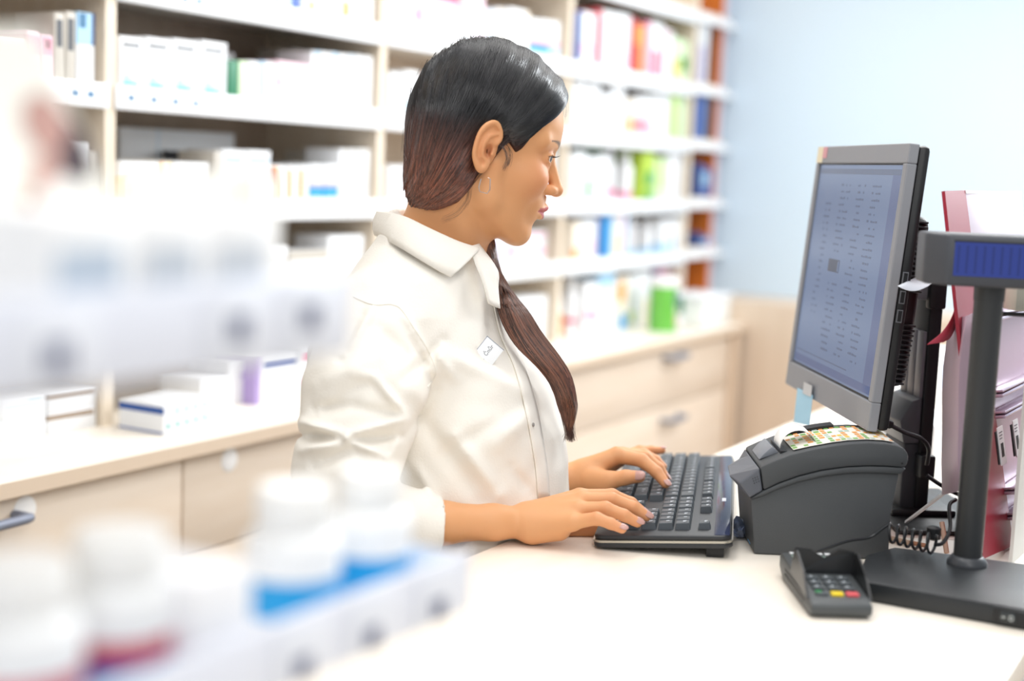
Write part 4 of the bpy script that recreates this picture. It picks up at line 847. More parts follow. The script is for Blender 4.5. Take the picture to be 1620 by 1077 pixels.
def skin_head(P):                                           # P in level frame
    H = P @ PR3.astype(np.float32)
    d = head_sdf(H); d = smin(d, ear_sdf(H), .25)
    nk = cap(P, neckt, neckb, 5.3, 5.4)
    nk = smin(nk, cap(P, neckb+np.array([0, 0, 1.5]), neckb+np.array([0, 0, -4]), 5.8, 6.3), 2.0)
    nk = smin(nk, cap(P, np.array([-3.5, -5.8, 0]), w2l(pt(728, 435, 1.735)), 1.1, 1.6), 1.8)          # neck muscle
    return smin(d, nk, 1.6)
Vh, Fh = nets(skin_head, (-11.5, -9.3, neckb[2]-5), (13, 9.3, 14.2), .17)
def head_col(Vl):
    H = Vl @ PR3; Q = np.abs(H[:, 1]); x, z = H[:, 0], H[:, 2]
    skin = np.array(lin('DCA171')); c = np.tile(skin, (len(H), 1))
    def mix(mask, colr, k=1): 
        m = np.clip(mask, 0, 1)[:, None]*k; return c*(1-m)+np.array(lin(colr))*m
    def blob(cx, cy, cz, r): return np.exp(-(((x-cx)**2+(Q-cy)**2+(z-cz)**2)/r**2))
    c = mix(blob(6.8, 4.2, -1.2, 2.4), 'D98560', .55); c = mix(blob(10.9, 0, -1.7, 1.1), 'DD8E66', .35)
    c = mix(blob(-1., 8.2, .5, 2.6), 'E09468', .45)
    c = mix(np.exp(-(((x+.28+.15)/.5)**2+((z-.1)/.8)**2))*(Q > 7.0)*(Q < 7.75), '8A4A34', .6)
    # lips
    lz = (z > -4.70); upm_ = ((x > 7.9) & (Q < 2.4) & (z < -3.88-.32*np.clip(Q-.5, 0, 3)+.10*np.clip(.5-Q, 0, 1)*-2) & (z > -4.75)); lom = ((x > 7.8) & (Q < 2.3) & (z <= -4.7) & (z > -5.72+.36*Q))
    c = mix((upm_ | lom).astype(float), 'B8505C', .9)
    # brows
    bz_ = 3.35+.35*np.sin(np.clip((Q-1.2)/4.0, 0, 1)*2.6); wd = .42*np.clip(1.15-np.clip((Q-1.4)/3.8, 0, 1), .25, 1)
    brow = np.clip(1-np.abs(z-bz_)/wd, 0, 1)*((Q > 1.3) & (Q < 5.2) & (x > 4.5)); c = mix(brow**.45, '33241F', .9)
    # eyelid line
    ly = 3.15; s = np.clip(1-((Q-ly)/1.45)**2, 0, 1); zc = 1.42+.06*(Q-ly); e_ = np.abs((z-zc)-.54*np.sqrt(s)); c = mix(np.clip(1-e_/.14, 0, 1)*((x > 6.6) & (s > 0)), '20181A', .95)
    e_ = np.abs((z-zc)+.53*np.sqrt(s)); c = mix(np.clip(1-e_/.09, 0, 1)*((x > 6.6) & (s > 0)), '4A3430', .5)
    c = mix(np.clip(1-np.abs(z-(zc+.95))/.45, 0, 1)*(s > .1)*(x > 6.5), 'B98070', .4)
    return c
colh_ = head_col(Vh)
# ---- arms and hands (world metres)
def hand_sdf(wr, fingers, palm, extra, k=.004):
    def f(P):
        d = extra(P)
        for a, b, ra, rb in palm: d = smin(d, cap(P, a, b, ra, rb), .011)
        fd = None
        for pts, rs in fingers:
            e = chain(P, pts, rs, .003); d = smin(d, e, k)
        return d
    return f
def F4(L, rs): return ([pt(*p) for p in L], rs)
rsM = [.0096, .0083, .0074, .0064]
nf = [F4([(905, 826, 1.612), (944, 820, 1.603), (966, 828, 1.597), (984, 836, 1.594)], [.0088, .0073, .0064, .0055]),
      F4([(914, 806, 1.628), (958, 804, 1.622), (987, 815, 1.620), (1008, 826, 1.622)], [.0094, .0080, .0070, .0060]),
      F4([(921, 791, 1.648), (968, 790, 1.646), (1000, 802, 1.646), (1022, 816, 1.648)], rsM),
      F4([(917, 786, 1.670), (968, 784, 1.678), (998, 796, 1.680), (1016, 810, 1.680)], rsM),
      F4([(850, 838, 1.665), (895, 842, 1.690), (930, 838, 1.69), (952, 836, 1.685)], [.0120, .0105, .0092, .0078])]
npalm = [(pt(836, 817, 1.655), nf[3][0][0], .0165, .0105), (pt(836, 820, 1.645), nf[2][0][0], .0165, .0105), (pt(838, 826, 1.638), nf[1][0][0], .0165, .0105), (pt(842, 834, 1.632), nf[0][0][0], .0155, .0105), (pt(845, 838, 1.634), pt(885, 838, 1.628), .0145, .0125)]
def nfore(P): return chain(P, [pt(560, 800, 1.585), pt(640, 824, 1.60), pt(700, 827, 1.612), pt(780, 826, 1.63), pt(830, 826, 1.643)], [.040, .029, .0235, .0195, .0185], .01)
nearf = hand_sdf(None, nf, npalm, nfore)
ff = [F4([(936, 757, 1.835), (965, 760, 1.820), (990, 755, 1.812), (1011, 754, 1.806)], [.0135, .0112, .0096, .0078]),
      F4([(976, 720, 1.850), (1015, 728, 1.842), (1039, 747, 1.830), (1053, 765, 1.820)], [.0104, .0090, .0076, .0062]),
      F4([(984, 720, 1.872), (1021, 724, 1.872), (1042, 740, 1.866), (1052, 755, 1.862)], [.0102, .0088, .0074, .0064]),
      F4([(988, 720, 1.892), (1018, 719, 1.902), (1037, 728, 1.902), (1048, 738, 1.900)], [.0095, .0083, .0070, .0060]),
      F4([(986, 722, 1.908), (1012, 713, 1.922), (1030, 712, 1.928), (1047, 712, 1.932)], [.0088, .0074, .0062, .0052])]
fw = (918, 752, 1.845)
fpalm = [(pt(925, 745, 1.848), ff[1][0][0], .0150, .0112), (pt(925, 747, 1.855), ff[2][0][0], .0150, .0112), (pt(928, 750, 1.862), ff[3][0][0], .0140, .0105), (pt(930, 752, 1.868), ff[4][0][0], .0135, .0100), (pt(925, 757, 1.845), ff[0][0][1], .0145, .0115)]
def ffore(P): return chain(P, [pt(770, 800, 1.93), pt(850, 770, 1.87), pt(895, 757, 1.85), pt(925, 751, 1.852)], [.036, .026, .0185, .0165], .01)
farf = hand_sdf(None, ff, fpalm, ffore)
def bounds(pts, m):
    a = np.array(pts); return a.min(0)-m, a.max(0)+m
lo1, hi1 = bounds([p for f_ in nf for p in f_[0]]+[pt(600, 815, 1.59)], .03)
hi1[2] += .01
Vn, Fn = nets(nearf, lo1, hi1, .00145)
lo2, hi2 = bounds([p for f_ in ff for p in f_[0]]+[pt(840, 772, 1.875)], .028)
Vf, Ff = nets(farf, lo2, hi2, .00145)
def hand_col(V, fingers):
    c = np.tile(np.array(lin('DCA171')), (len(V), 1))
    for pts, rs in fingers:
        for j, q in enumerate(pts[1:]):
            m = np.exp(-((V-q)**2).sum(1)/(.010**2))[:, None]*(.35 if j < 2 else .45); c = c*(1-m)+np.array(lin('D98A66'))*m
    return c
# ---- torso, hips, legs of the body (hidden by the clothes), coarse
TY = math.radians(-15)
Tf = cr_*math.cos(TY)+ch_*math.sin(TY); Tl = np.cross(np.array([0, 0, 1.]), Tf); TM = np.stack([Tf, Tl, [0, 0, 1]], 1)
TO = pt(690, 430, 1.765)
def t2w(p): return TO+(np.asarray(p) @ TM.T)/100
def w2t(p): return ((np.asarray(p)-TO) @ TM)*100
zfl = -TO[2]*100
def torso_sdf(P):
    Q = both(P)
    d = ell(P, (.5, 0, -18), (8.5, 13, 16)); d = smin(d, cap(Q, (0, 4, -3), (-1, 13, -6.5), 4.5, 4.2), 3); d = smin(d, ell(P, (2, 0, -38), (9, 12.5, 14)), 4); d = smin(d, ell(P, (1, 0, -55), (10.5, 16.5, 12)), 4)
    d = smin(d, ell(Q, (5.5, 6.5, -19.5), (4.2, 4.5, 4.5)), 3)
    d = smin(d, chain(Q, [(1, 8, -60), (2.5, 8, zfl+46), (1, 8, zfl+10), (0, 8, zfl+6)], [8.2, 5.6, 3.8, 3.6]), 3)
    d = smin(d, cap(Q, (0, 8, zfl+5), (12, 8.5, zfl+4), 3.2, 2.6), 2)
    return d
Vt, Ft = nets(torso_sdf, (-14, -21, zfl+.5), (17, 21, 0), 1.0)
Vt[:, 2] = np.maximum(Vt[:, 2], zfl+.8)
skinm = bpy.data.materials.new('skin'); skinm.use_nodes = True
_n = skinm.node_tree; _b = _n.nodes['Principled BSDF']; _a = _n.nodes.new('ShaderNodeVertexColor'); _a.layer_name = 'Col'
_n.links.new(_a.outputs[0], _b.inputs['Base Color']); _b.inputs['Roughness'].default_value = .48; _b.inputs['Specular IOR Level'].default_value = .35
_b.inputs['Subsurface Weight'].default_value = .12; _b.inputs['Subsurface Radius'].default_value = (.6, .25, .12); _b.inputs['Subsurface Scale'].default_value = .012
_x1 = _n.nodes.new('ShaderNodeTexNoise'); _x1.inputs['Scale'].default_value = 260; _x1.inputs['Detail'].default_value = 4
_bp = _n.nodes.new('ShaderNodeBump'); _bp.inputs['Strength'].default_value = .12; _bp.inputs['Distance'].default_value = .001; _n.links.new(_x1.outputs[0], _bp.inputs['Height']); _n.links.new(_bp.outputs[0], _b.inputs['Normal'])
def clampw(V, solid):
    """cloth and skin rest against the counter instead of sinking into it"""
    I = np.array(MCI); l = V @ I[:3, :3].T+I[:3, 3]
    if solid == 'skin': m = (l[:, 1] < 0) & (l[:, 2] < .0006) & (l[:, 2] > -.04); l[m, 2] = .0006
    else: m = (l[:, 1] < .006) & (l[:, 2] < .001) & (l[:, 0] > -.2); l[m, 1] = .006
    J = np.array(MC); return l @ J[:3, :3].T+J[:3, 3]
Vn = clampw(Vn, 'skin'); Vf = clampw(Vf, 'skin')
person = tomesh('person', [(l2w(Vh), Fh, 0), (Vn, Fn, 0), (Vf, Ff, 0), (t2w(Vt), Ft, 0)], [skinm],
                np.concatenate([colh_, hand_col(Vn, nf), hand_col(Vf, ff), np.tile(np.array(lin('DCA171')), (len(Vt), 1))]))
tag(person, 'dark haired woman in a white shirt typing at the counter, seen from her right side', 'person')
# eyes
ew, ei, ep = mat('E4DAD2', .15, name='eye_white'), mat('3A241A', .1, name='iris_brown'), mat('080606', .08, name='pupil')
for sgn in (-1, 1):
    R_ = PR3 @ np.eye(3); c_ = h2w((7.0, 3.15*sgn, 1.5)); Mx = Matrix.Identity(4)
    Wm = LV3 @ PR3
    for i in range(3):
        for j in range(3): Mx[i][j] = Wm[i][j]
        Mx[i][3] = c_[i]
    q = MB(); n_ = 24; r = .0125
    prof = [(r*math.sin(t), r*math.cos(t)) for t in np.linspace(0.001, math.pi-.001, 20)]
    def slot_for(z): return ep if z > r*.975 else (ei if z > r*.875 else ew)
    Ry = Matrix.Rotation(math.radians(-20), 4, 'Z') @ Matrix.Rotation(math.radians(90), 4, 'Y')
    for i in range(len(prof)-1):
        V = [(prof[i+k][0]*math.cos(2*math.pi*j/n_), prof[i+k][0]*math.sin(2*math.pi*j/n_), prof[i+k][1]) for k in (0, 1) for j in range(n_)]
        q.add([Ry @ Vector(v) for v in V], [(n_+j, n_+(j+1) % n_, (j+1) % n_, j) for j in range(n_)], slot_for((prof[i][1]+prof[i+1][1])/2), True)
    q.build('eye', person, M=Mx)
# lashes
q = MB(); lm = mat('120D0E', .5, name='lash')
for sgn in (-1, 1):
    for k in range(15):
        y = 3.15+(-1.15+2.35*k/14); s = math.sqrt(max(0, 1-((y-3.15)/1.42)**2)); z = 1.42+.06*(y-3.15)+.52*s; x = 7.05+math.sqrt(max(.3, 1.42**2-(y-3.15)**2*.85-(z-1.5)**2))
        o_ = (y-3.15)*.35
        q.tube([h2w((x-.05, y*sgn, z)), h2w((x+.38, (y+o_*.4)*sgn, z+.03)), h2w((x+.68, (y+o_)*sgn, z+.30))], [.00022, .00018, .00006], lm, 4)
q.build('eyelashes', person)
# nails
nm = mat('C79A90', .18, name='nail_polish')
def nail(pts, r, up, w_=1.0):
    tip, pr_ = np.array(pts[-1]), np.array(pts[-2]); d = nrm(tip-pr_); u = np.array(up, float); u = nrm(u-d*(u@d)); s = np.cross(d, u)
    c = tip+d*r*.15+u*r*.60; q = MB(); N = 10; V = []; G = 9
    for i in range(G):
        for j in range(G):
            a, b = -1+2*i/(G-1), -1+2*j/(G-1); aa = a*math.sqrt(1-b*b/2); bb = b*math.sqrt(1-a*a/2)
            p = c+d*(aa*r*1.12)+s*(bb*r*.80*w_)+u*(r*.42*(1-.75*bb*bb)-.22*r*aa*aa); V.append(tuple(p))
    q.add(V, [(i*G+j, (i+1)*G+j, (i+1)*G+j+1, i*G+j+1) for i in range(G-1) for j in range(G-1)], nm, True)
    o = q.build('fingernail', person); s_ = o.modifiers.new('s', 'SOLIDIFY'); s_.thickness = .0006; s_.offset = 0
tocam = -ch_
for i, (pts, rs) in enumerate(nf[:3]): nail(pts, rs[-1], np.array([0, 0, 1.])+tocam*.75+cr_*.3)
nail(nf[3][0], nf[3][1][-1], (0, 0, 1.))
nail(ff[0][0], ff[0][1][-1]*1.02, tocam*1.0+np.array([0, 0, .55]), 1.0)
nail(ff[1][0], ff[1][1][-1], tocam*.8+cr_*.55+np.array([0, 0, .45])); nail(ff[2][0], ff[2][1][-1], cr_*.6+np.array([0, 0, .6])); nail(ff[4][0], ff[4][1][-1], (0, 0, 1.))
# ---- hair
def zline(x):                                               # hairline height over x in the level frame
    return np.interp(x, [-1.2, -.7, .3, 1.6, 2.3, 3.2, 3.9, 4.8, 6.5, 8.5, 10.3], [-12, -3, 2.0, 2.3, 1.3, .2, .7, 1.9, 3.4, 4.8, 6.4])
def zbot(x): return np.interp(x, [-9.5, -7.5, -5.7, -3.3, -1.8, -.9, -.4], [-7.3, -7.3, -7.0, -5.9, -3.9, -1.7, 1.5])
def hair_sdf(P):
    H = P @ PR3.astype(np.float32); x, y, z = P[..., 0], P[..., 1], P[..., 2]
    d = ell(H, (.0, 0, 5.0), (9.55, 7.75, 9.0))
    d = smin(d, ell(P, (5.2, 0, 6.8), (5.3, 5.9, 3.6)), 1.5)
    d = smin(d, ell(P, (-4.4, 0, 2.5), (4.6, 6.9, 6.5)), 1.5)
    d = smin(d, ell(P, (-4.0, 0, -2.6), (4.9, 7.1, 6.0)), 2.0)
    part = np.exp(-(y/.35)**2)*np.clip((H[..., 0]+4)/3, 0, 1)*.22
    cut = (zline(x)+np.clip(1.6-np.abs(y)*.55, 0, 2)*(x > 6)*1.0-z)*.75
    d = d+part*(z > 6)
    th = np.arctan2(z+8, x+9.5)                               # soft locks converging at the nape
    d = d+.10*np.sin(th*34+1.2*np.sin(y*.8))+.05*np.sin(th*83)
    d = smax(d, (zbot(x)-z)*.8-(x > 0)*20, .9)
    Eh = both(H); d = smax(d, -ell(Eh, (-.65, 8.5, .55), (2.0, 2.0, 3.3)), .25)
    return smax(d, cut, .5)
Vq, Fq = nets(hair_sdf, (-11, -9.2, -8.6), (12, 9.2, 15.6), .2)
hm = bpy.data.materials.new('hair'); hm.use_nodes = True
_n = hm.node_tree; _b = _n.nodes['Principled BSDF']; _a = _n.nodes.new('ShaderNodeVertexColor'); _a.layer_name = 'Col'; _n.links.new(_a.outputs[0], _b.inputs['Base Color'])
_b.inputs['Roughness'].default_value = .6; _b.inputs['Specular IOR Level'].default_value = .25
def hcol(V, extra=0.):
    """hair colour: black at the top, turning brown lower down"""
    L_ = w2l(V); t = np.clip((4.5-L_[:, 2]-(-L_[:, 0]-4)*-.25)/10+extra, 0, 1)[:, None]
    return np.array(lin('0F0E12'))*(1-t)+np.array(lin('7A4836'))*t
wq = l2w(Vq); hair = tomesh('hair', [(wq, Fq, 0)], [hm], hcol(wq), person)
hair['label'] = 'long dark hair turning brown towards the ends, swept behind the ear'
hs = bpy.data.materials.new('hair_strand'); hs.use_nodes = True
_n = hs.node_tree; _b = _n.nodes['Principled BSDF']; _b.inputs['Roughness'].default_value = .28; _b.inputs['Specular IOR Level'].default_value = .8
_a = _n.nodes.new('ShaderNodeVertexColor'); _a.layer_name = 'Col'; _n.links.new(_a.outputs[0], _b.inputs['Base Color'])
def ribbons(name, curves, widths, cols, parent):
    """curves: (N, K, 3) world; thin three sided strands in one mesh"""
    Cv = np.asarray(curves); N, K, _ = Cv.shape; T = np.gradient(Cv, axis=1); T /= np.linalg.norm(T, axis=2, keepdims=True)+1e-9
    ref = np.array([.3, .5, .8]); S1 = np.cross(T, ref); S1 /= np.linalg.norm(S1, axis=2, keepdims=True)+1e-9; S2 = np.cross(T, S1)
    tp = np.minimum(1, np.minimum(np.arange(K)+1.0, (K-np.arange(K))*.6))[None, :, None]*np.asarray(widths)[:, None, None]
    V = np.stack([Cv+S1*tp, Cv+(-.5*S1+.866*S2)*tp, Cv+(-.5*S1-.866*S2)*tp], 2).reshape(-1, 3)
    b = (np.arange(N)[:, None, None]*K+np.arange(K-1)[None, :, None])*3; j = np.arange(3)[None, None, :]
    F_ = np.stack([b+j, b+(j+1) % 3, b+3+(j+1) % 3, b+3+j], -1).reshape(-1, 4)
    c = np.repeat(np.repeat(np.asarray(cols), 3, axis=1).reshape(N, K*3, 3) if np.asarray(cols).ndim == 3 else np.repeat(np.asarray(cols)[:, None], K*3, 1), 1, 0).reshape(-1, 3)
    return tomesh(name, [(V, F_, 0)], [hs], c, parent)
rg = np.random.RandomState(11)
def P2(px, py):                                              # picture point to level frame (x, z) at the head's mid plane
    p = w2l(onplane(px, py, HO, Hl_)); return np.array([p[0], p[2]])
GD = np.array([[P2(*p) for p in g] for g in [
 [(655, 170), (649, 205), (646, 240), (645, 270), (644, 300), (644, 332)], [(690, 90), (672, 130), (660, 180), (653, 230), (649, 280), (646, 333)],
 [(734, 66), (705, 110), (685, 165), (668, 225), (656, 285), (648, 334)], [(770, 60), (745, 105), (720, 160), (693, 220), (668, 280), (650, 335)],
 [(805, 71), (785, 110), (755, 165), (720, 225), (682, 290), (652, 336)], [(841, 96), (822, 130), (792, 175), (750, 225), (703, 290), (656, 336)],
 [(867, 115), (845, 150), (810, 190), (768, 222), (722, 288), (664, 337)], [(888, 146), (858, 172), (815, 200), (762, 222), (736, 280), (690, 333)], [(889, 152), (868, 176), (842, 192), (816, 206), (790, 212), (766, 210)], [(880, 168), (850, 188), (824, 204), (806, 222), (796, 226), (782, 218)]]])
GD = np.array([[tuple(c)[:2] for c in catmull([Vector((a[0], a[1], 0)) for a in g], 8)] for g in GD])      # 8 guides of 41 points
K = 22
def strands(n, side, lift):
    s = rg.rand(n)*8.999; i0 = s.astype(int); f = (s-i0)[:, None, None]; g = GD[i0]*(1-f)+GD[i0+1]*f
    u0 = rg.rand(n)**1.3*.6*(rg.rand(n) < .65); u1 = 1-rg.rand(n)**2*.35*(rg.rand(n) < .4); t = (u0[:, None]+(u1-u0)[:, None]*np.linspace(0, 1, K)[None])*40
    k0 = np.minimum(t.astype(int), 39); ft = (t-k0)[..., None]; r_ = np.arange(n)[:, None]; q = g[r_, k0]*(1-ft)+g[r_, k0+1]*ft
    q += rg.randn(n, 1, 2)*.16+(rg.randn(n, 1, 2)*.5)*np.linspace(-.5, .5, K)[None, :, None]
    # march inwards along y to the hair surface
    y = np.full(q.shape[:2], 10.); P = np.stack([q[..., 0], y*side, q[..., 1]], -1).astype(np.float32)
    for it in range(26):
        d = hair_sdf(P); y = y-np.clip(d*.8, -.5, 1.2); y = np.maximum(y, 0.); P[..., 1] = y*side
    ok = np.abs(hair_sdf(P)) < .35
    return P, ok, lift
Cs = []
for side, n in ((-1, 7500), (1, 1400)):
    P, ok, _ = strands(n, side, 0)
    L_ = np.array([.02, .05])
    off = (rg.rand(len(P))*.16)[:, None]; P[..., 1] += side*off*np.sin(np.linspace(.2, 3.0, K))[None]
    # keep strands whose points all lie on the surface: clamp the others at their last good point
    for i in range(len(P)):
        g = np.where(ok[i])[0]
        if len(g) < 8: continue
        r = P[i, g[0]:g[-1]+1] if ok[i, g[0]:g[-1]+1].all() else P[i, g]
        tt = np.linspace(0, len(r)-1, K); i0 = np.minimum(tt.astype(int), len(r)-2); f = (tt-i0)[:, None]; Cs.append(r[i0]*(1-f)+r[i0+1]*f)
Cs = np.array(Cs); print('strands', len(Cs)); W_ = l2w(Cs.reshape(-1, 3)).reshape(Cs.shape)
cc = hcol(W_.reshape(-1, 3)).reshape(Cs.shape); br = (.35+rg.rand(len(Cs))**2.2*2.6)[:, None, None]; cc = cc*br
wid = (.00016+rg.rand(len(Cs))*.00030)
st = ribbons('hair_strands', W_, wid, cc, hair); st['kind'] = 'stuff'
# loose fine hairs: nape, temple, back outline
fl = []
def wisp(pts, n, jit):
    P = np.array([pt(*p) for p in pts])
    for _ in range(n):
        Q = P+np.cumsum(rg.randn(*P.shape)*jit, 0)*.5+rg.randn(3)*jit; c = catmull([Vector(q) for q in Q], 6); idx_ = np.linspace(0, len(c)-1, K).astype(int); fl.append([tuple(c[i]) for i in idx_])
wisp([(786, 226, 1.655), (797, 234, 1.653), (802, 252, 1.650), (796, 268, 1.645)], 26, .0010)
wisp([(790, 222, 1.655), (803, 230, 1.66), (808, 245, 1.66), (804, 262, 1.655)], 20, .0012)
wisp([(742, 292, 1.665), (738, 315, 1.66), (722, 338, 1.66), (700, 348, 1.66)], 14, .0018)
wisp([(750, 285, 1.665), (744, 300, 1.66), (742, 318, 1.66), (736, 330, 1.66)], 8, .0015)
wisp([(655, 165, 1.70), (643, 210, 1.70), (640, 260, 1.70), (638, 300, 1.70)], 8, .0030)
wisp([(670, 110, 1.70), (652, 150, 1.70), (645, 200, 1.70), (642, 240, 1.70)], 8, .0028)
wisp([(884, 135, 1.74), (893, 150, 1.74), (896, 170, 1.74), (894, 186, 1.74)], 6, .0018)
wisp([(760, 60, 1.73), (790, 60, 1.73), (820, 78, 1.73), (845, 92, 1.73)], 10, .0018)
fl = np.array(fl); o = ribbons('loose_hairs', fl, np.full(len(fl), .00008), np.tile(np.array(lin('3A2620')), (len(fl), 1)), hair); o['kind'] = 'stuff'
# the long lock over her left shoulder
Lr = [(770, 366), (781, 378), (790, 424), (810, 460), (834, 490), (857, 527), (887, 567), (904, 598), (912, 634), (911, 658), (902, 690)]
Ll = [(742, 372), (748, 387), (768, 415), (783, 452), (787, 484), (797, 514), (818, 548), (850, 580), (874, 614), (887, 655), (899, 688)]
dep = [1.76, 1.755, 1.75, 1.745, 1.735, 1.73, 1.725, 1.725, 1.73, 1.735, 1.74]
Cp = [pt((a[0]+b[0])/2, (a[1]+b[1])/2, d) for a, b, d in zip(Lr, Ll, dep)]; Hw = [np.linalg.norm(pt(*a, d)-pt(*b, d))/2 for a, b, d in zip(Lr, Ll, dep)]
Sd = [nrm(pt(*a, d)-pt(*b, d)) for a, b, d in zip(Lr, Ll, dep)]
def rs1(L_, n): 
    L_ = np.array(L_, float); L_ = L_ if L_.ndim > 1 else L_[:, None]; c = catmull([Vector(tuple(r)+(0,)*(3-len(r))) for r in L_], 8); i = np.linspace(0, len(c)-1, n).astype(int); return np.array([tuple(c[k]) for k in i])
NK = 48
cC, cS, cW = rs1(Cp, NK), rs1(Sd, NK), rs1(Hw, NK)[:, 0]
vd_ = nrm(ch_)
V = []; NS = 28
for k in range(NK):
    w1 = cW[k]*.96; w2 = min(.019, cW[k]*1.0+.002)*(1-.75*max(0, (k-NK*.82)/(NK*.18)))
    for j in range(NS):
        a = 2*math.pi*j/NS; g = 1+.05*math.sin(a*7+k*.05)+.035*math.sin(a*13-k*.08)
        V.append(cC[k]+cS[k]*w1*g*math.cos(a)+vd_*w2*g*math.sin(a))
F_ = np.array([(k*NS+j, k*NS+(j+1) % NS, (k+1)*NS+(j+1) % NS, (k+1)*NS+j) for k in range(NK-1) for j in range(NS)])
V = np.array(V); bc = np.array(lin('4A2C24'))*.75
lock = tomesh('hair_lock', [(V, F_, 0)], [hm], np.tile(bc, (len(V), 1)), person); lock['label'] = 'long brown lock of hair falling over her far shoulder'
cv, cl, wd = [], [], []
for _ in range(1500):
    a = rg.rand()*2*math.pi; dr = rg.randn()*.12; r0 = 1.0+rg.rand()*.05; k0 = int(rg.rand()**2*NK*.5); k1 = NK-1-int(rg.rand()**3*8); idx_ = np.linspace(k0, k1, K)
    P = []
    for i, kf in enumerate(idx_):
        k = int(kf); aa = a+dr*(kf/NK)*2+.15*math.sin(kf*.12+a*3); w2 = min(.019, cW[k]+.002)*(1-.75*max(0, (k-NK*.82)/(NK*.18)))
        P.append(cC[k]+cS[k]*cW[k]*r0*math.cos(aa)+vd_*w2*r0*math.sin(aa))
    cv.append(P); t = rg.rand()**1.6; cl.append(np.array(lin('33201B'))*(1-t)+np.array(lin('A06A54'))*t); wd.append(.00018+rg.rand()*.00035)
for _ in range(160):                                          # ends that reach past the lock
    a = rg.rand()*2*math.pi; k0 = NK-12; e = pt(902+rg.randn()*5, 694+rg.rand()*10-4, 1.74+rg.randn()*.003); b0 = cC[k0]+cS[k0]*cW[k0]*.9*math.cos(a)+vd_*.012*math.sin(a)
    m = cC[NK-4]+cS[NK-4]*cW[NK-4]*math.cos(a); cv.append([(1-t)**2*b0+2*t*(1-t)*m+t*t*e for t in np.linspace(0, 1, K)]); cl.append(np.array(lin('5A382E'))); wd.append(.0002)
o = ribbons('lock_strands', cv, wd, np.array(cl), lock); o['kind'] = 'stuff'
# small silver earring
es = mat('D8CFC8', .15, .9, name='earring_silver')
q = MB(); ep_ = [pt(x, y, 1.628) for x, y in [(772, 281), (775.5, 283), (775, 300), (770.5, 306), (759, 303), (757.5, 296), (761, 283)]]
q.tube([Vector(p) for p in ep_], .0006, es, 6); q.build('earring', person)
# ---- the white shirt
def w2c(P): return ((P-CAM) @ RW)                              # camera axes, metres
def pxof(P):
    c = w2c(P); return 810+CF*c[..., 0]/-c[..., 2], 538.5-CF*c[..., 1]/-c[..., 2]
# torso outline from back to front at several heights (centre, half depth, half width)
lev = []
for (yy_, xb, xf, hw_) in [(345, 625, 742, 8.5), (385, 606, 764, 10.5), (430, 585, 775, 15.5), (480, 545, 786, 18.5), (530, 520, 803, 18.5), (575, 508, 838, 16.2), (620, 506, 862, 15.2), (670, 512, 884, 15.0), (720, 520, 893, 15.2), (780, 524, 896, 16), (900, 520, 900, 18)]:
    a = w2t(onplane(xb, yy_, TO, Tl)); b = w2t(onplane(xf, yy_, TO, Tl)); lev.append(((a[2]+b[2])/2, (a[0]+b[0])/2, (b[0]-a[0])/2, hw_))
lev = np.array(lev)[::-1]
def creases(P):
    """pressed folds of cloth, each a ridge or a valley along a line in the cloth"""
    X, Y = pxof(P); d = 0
    for (x0, y0, x1, y1, w_, h_) in CREASE:
        dx, dy = x1-x0, y1-y0; L2 = dx*dx+dy*dy; t = np.clip(((X-x0)*dx+(Y-y0)*dy)/L2, 0, 1); q = np.hypot(X-x0-t*dx, Y-y0-t*dy); d = d-2.0*h_*np.exp(-(q/w_)**2)*np.clip(np.sin(np.pi*np.clip(t, .08, .92)), 0, 1)**.5
    return d
CREASE = [ # sleeve elbow folds
 (478, 668, 545, 688, 7, .55), (545, 690, 640, 662, 7, .50), (478, 712, 545, 696, 8, .5), (550, 696, 610, 722, 7, .5), (482, 690, 538, 692, 9, -.75), (560, 696, 632, 690, 8, -.55), (500, 648, 560, 640, 10, -.5), (560, 645, 630, 655, 8, -.25),
 (500, 735, 560, 712, 9, -.5), (590, 596, 636, 650, 7, .55), (560, 590, 600, 600, 9, .25), (610, 628, 590, 600, 10, -.3), (590, 486, 545, 560, 7, .45), (575, 500, 540, 570, 8, -.35), (600, 520, 640, 560, 12, -.35), (640, 500, 690, 590, 6, .30), (648, 520, 676, 575, 7, -.25),
 (500, 610, 600, 560, 16, .3), (520, 640, 590, 600, 10, -.2), (640, 670, 612, 740, 9, .3),
 # torso
 (650, 640, 760, 790, 14, -.35), (720, 690, 790, 780, 12, .45), (700, 560, 850, 620, 14, .25), (740, 640, 850, 650, 22, -.30), (720, 600, 690, 560, 9, .25), (700, 720, 800, 660, 12, -.25), (790, 700, 850, 640, 14, .25), (660, 740, 690, 790, 9, .3), (810, 740, 840, 780, 9, -.25), (760, 560, 820, 600, 8, -.15), (640, 600, 700, 540, 9, -.3), (690, 620, 640, 690, 8, -.25), (700, 545, 690, 600, 6, .2)]
def fnoise(P, s, seed):
    r = np.random.RandomState(seed); d = 0
    for i in range(4):
        k = r.randn(3); k = k/np.linalg.norm(k)*s*(1+.6*i); d = d+np.sin(P @ k.astype(np.float32)+r.rand()*6)/(1+i)
    return d
slv = [pt(612, 505, 1.665), pt(592, 560, 1.64), pt(578, 625, 1.615), pt(558, 690, 1.595), pt(545, 745, 1.585), pt(550, 795, 1.583)]
slr = [6.6, 6.3, 6.9, 5.7, 5.5, 4.9]
fsl = [pt(550, 795, 1.583), pt(600, 818, 1.592), pt(650, 828, 1.60), pt(694, 831, 1.61)]
fsr = [4.9, 4.2, 3.7, 3.45]
fart = [w2t(x) for x in (pt(735, 505, 1.90), pt(790, 620, 1.93), pt(800, 740, 1.93))]
slt = [w2t(p) for p in slv]; fst = [w2t(p) for p in fsl]
cut_n = nrm(fst[-1]-fst[-2])
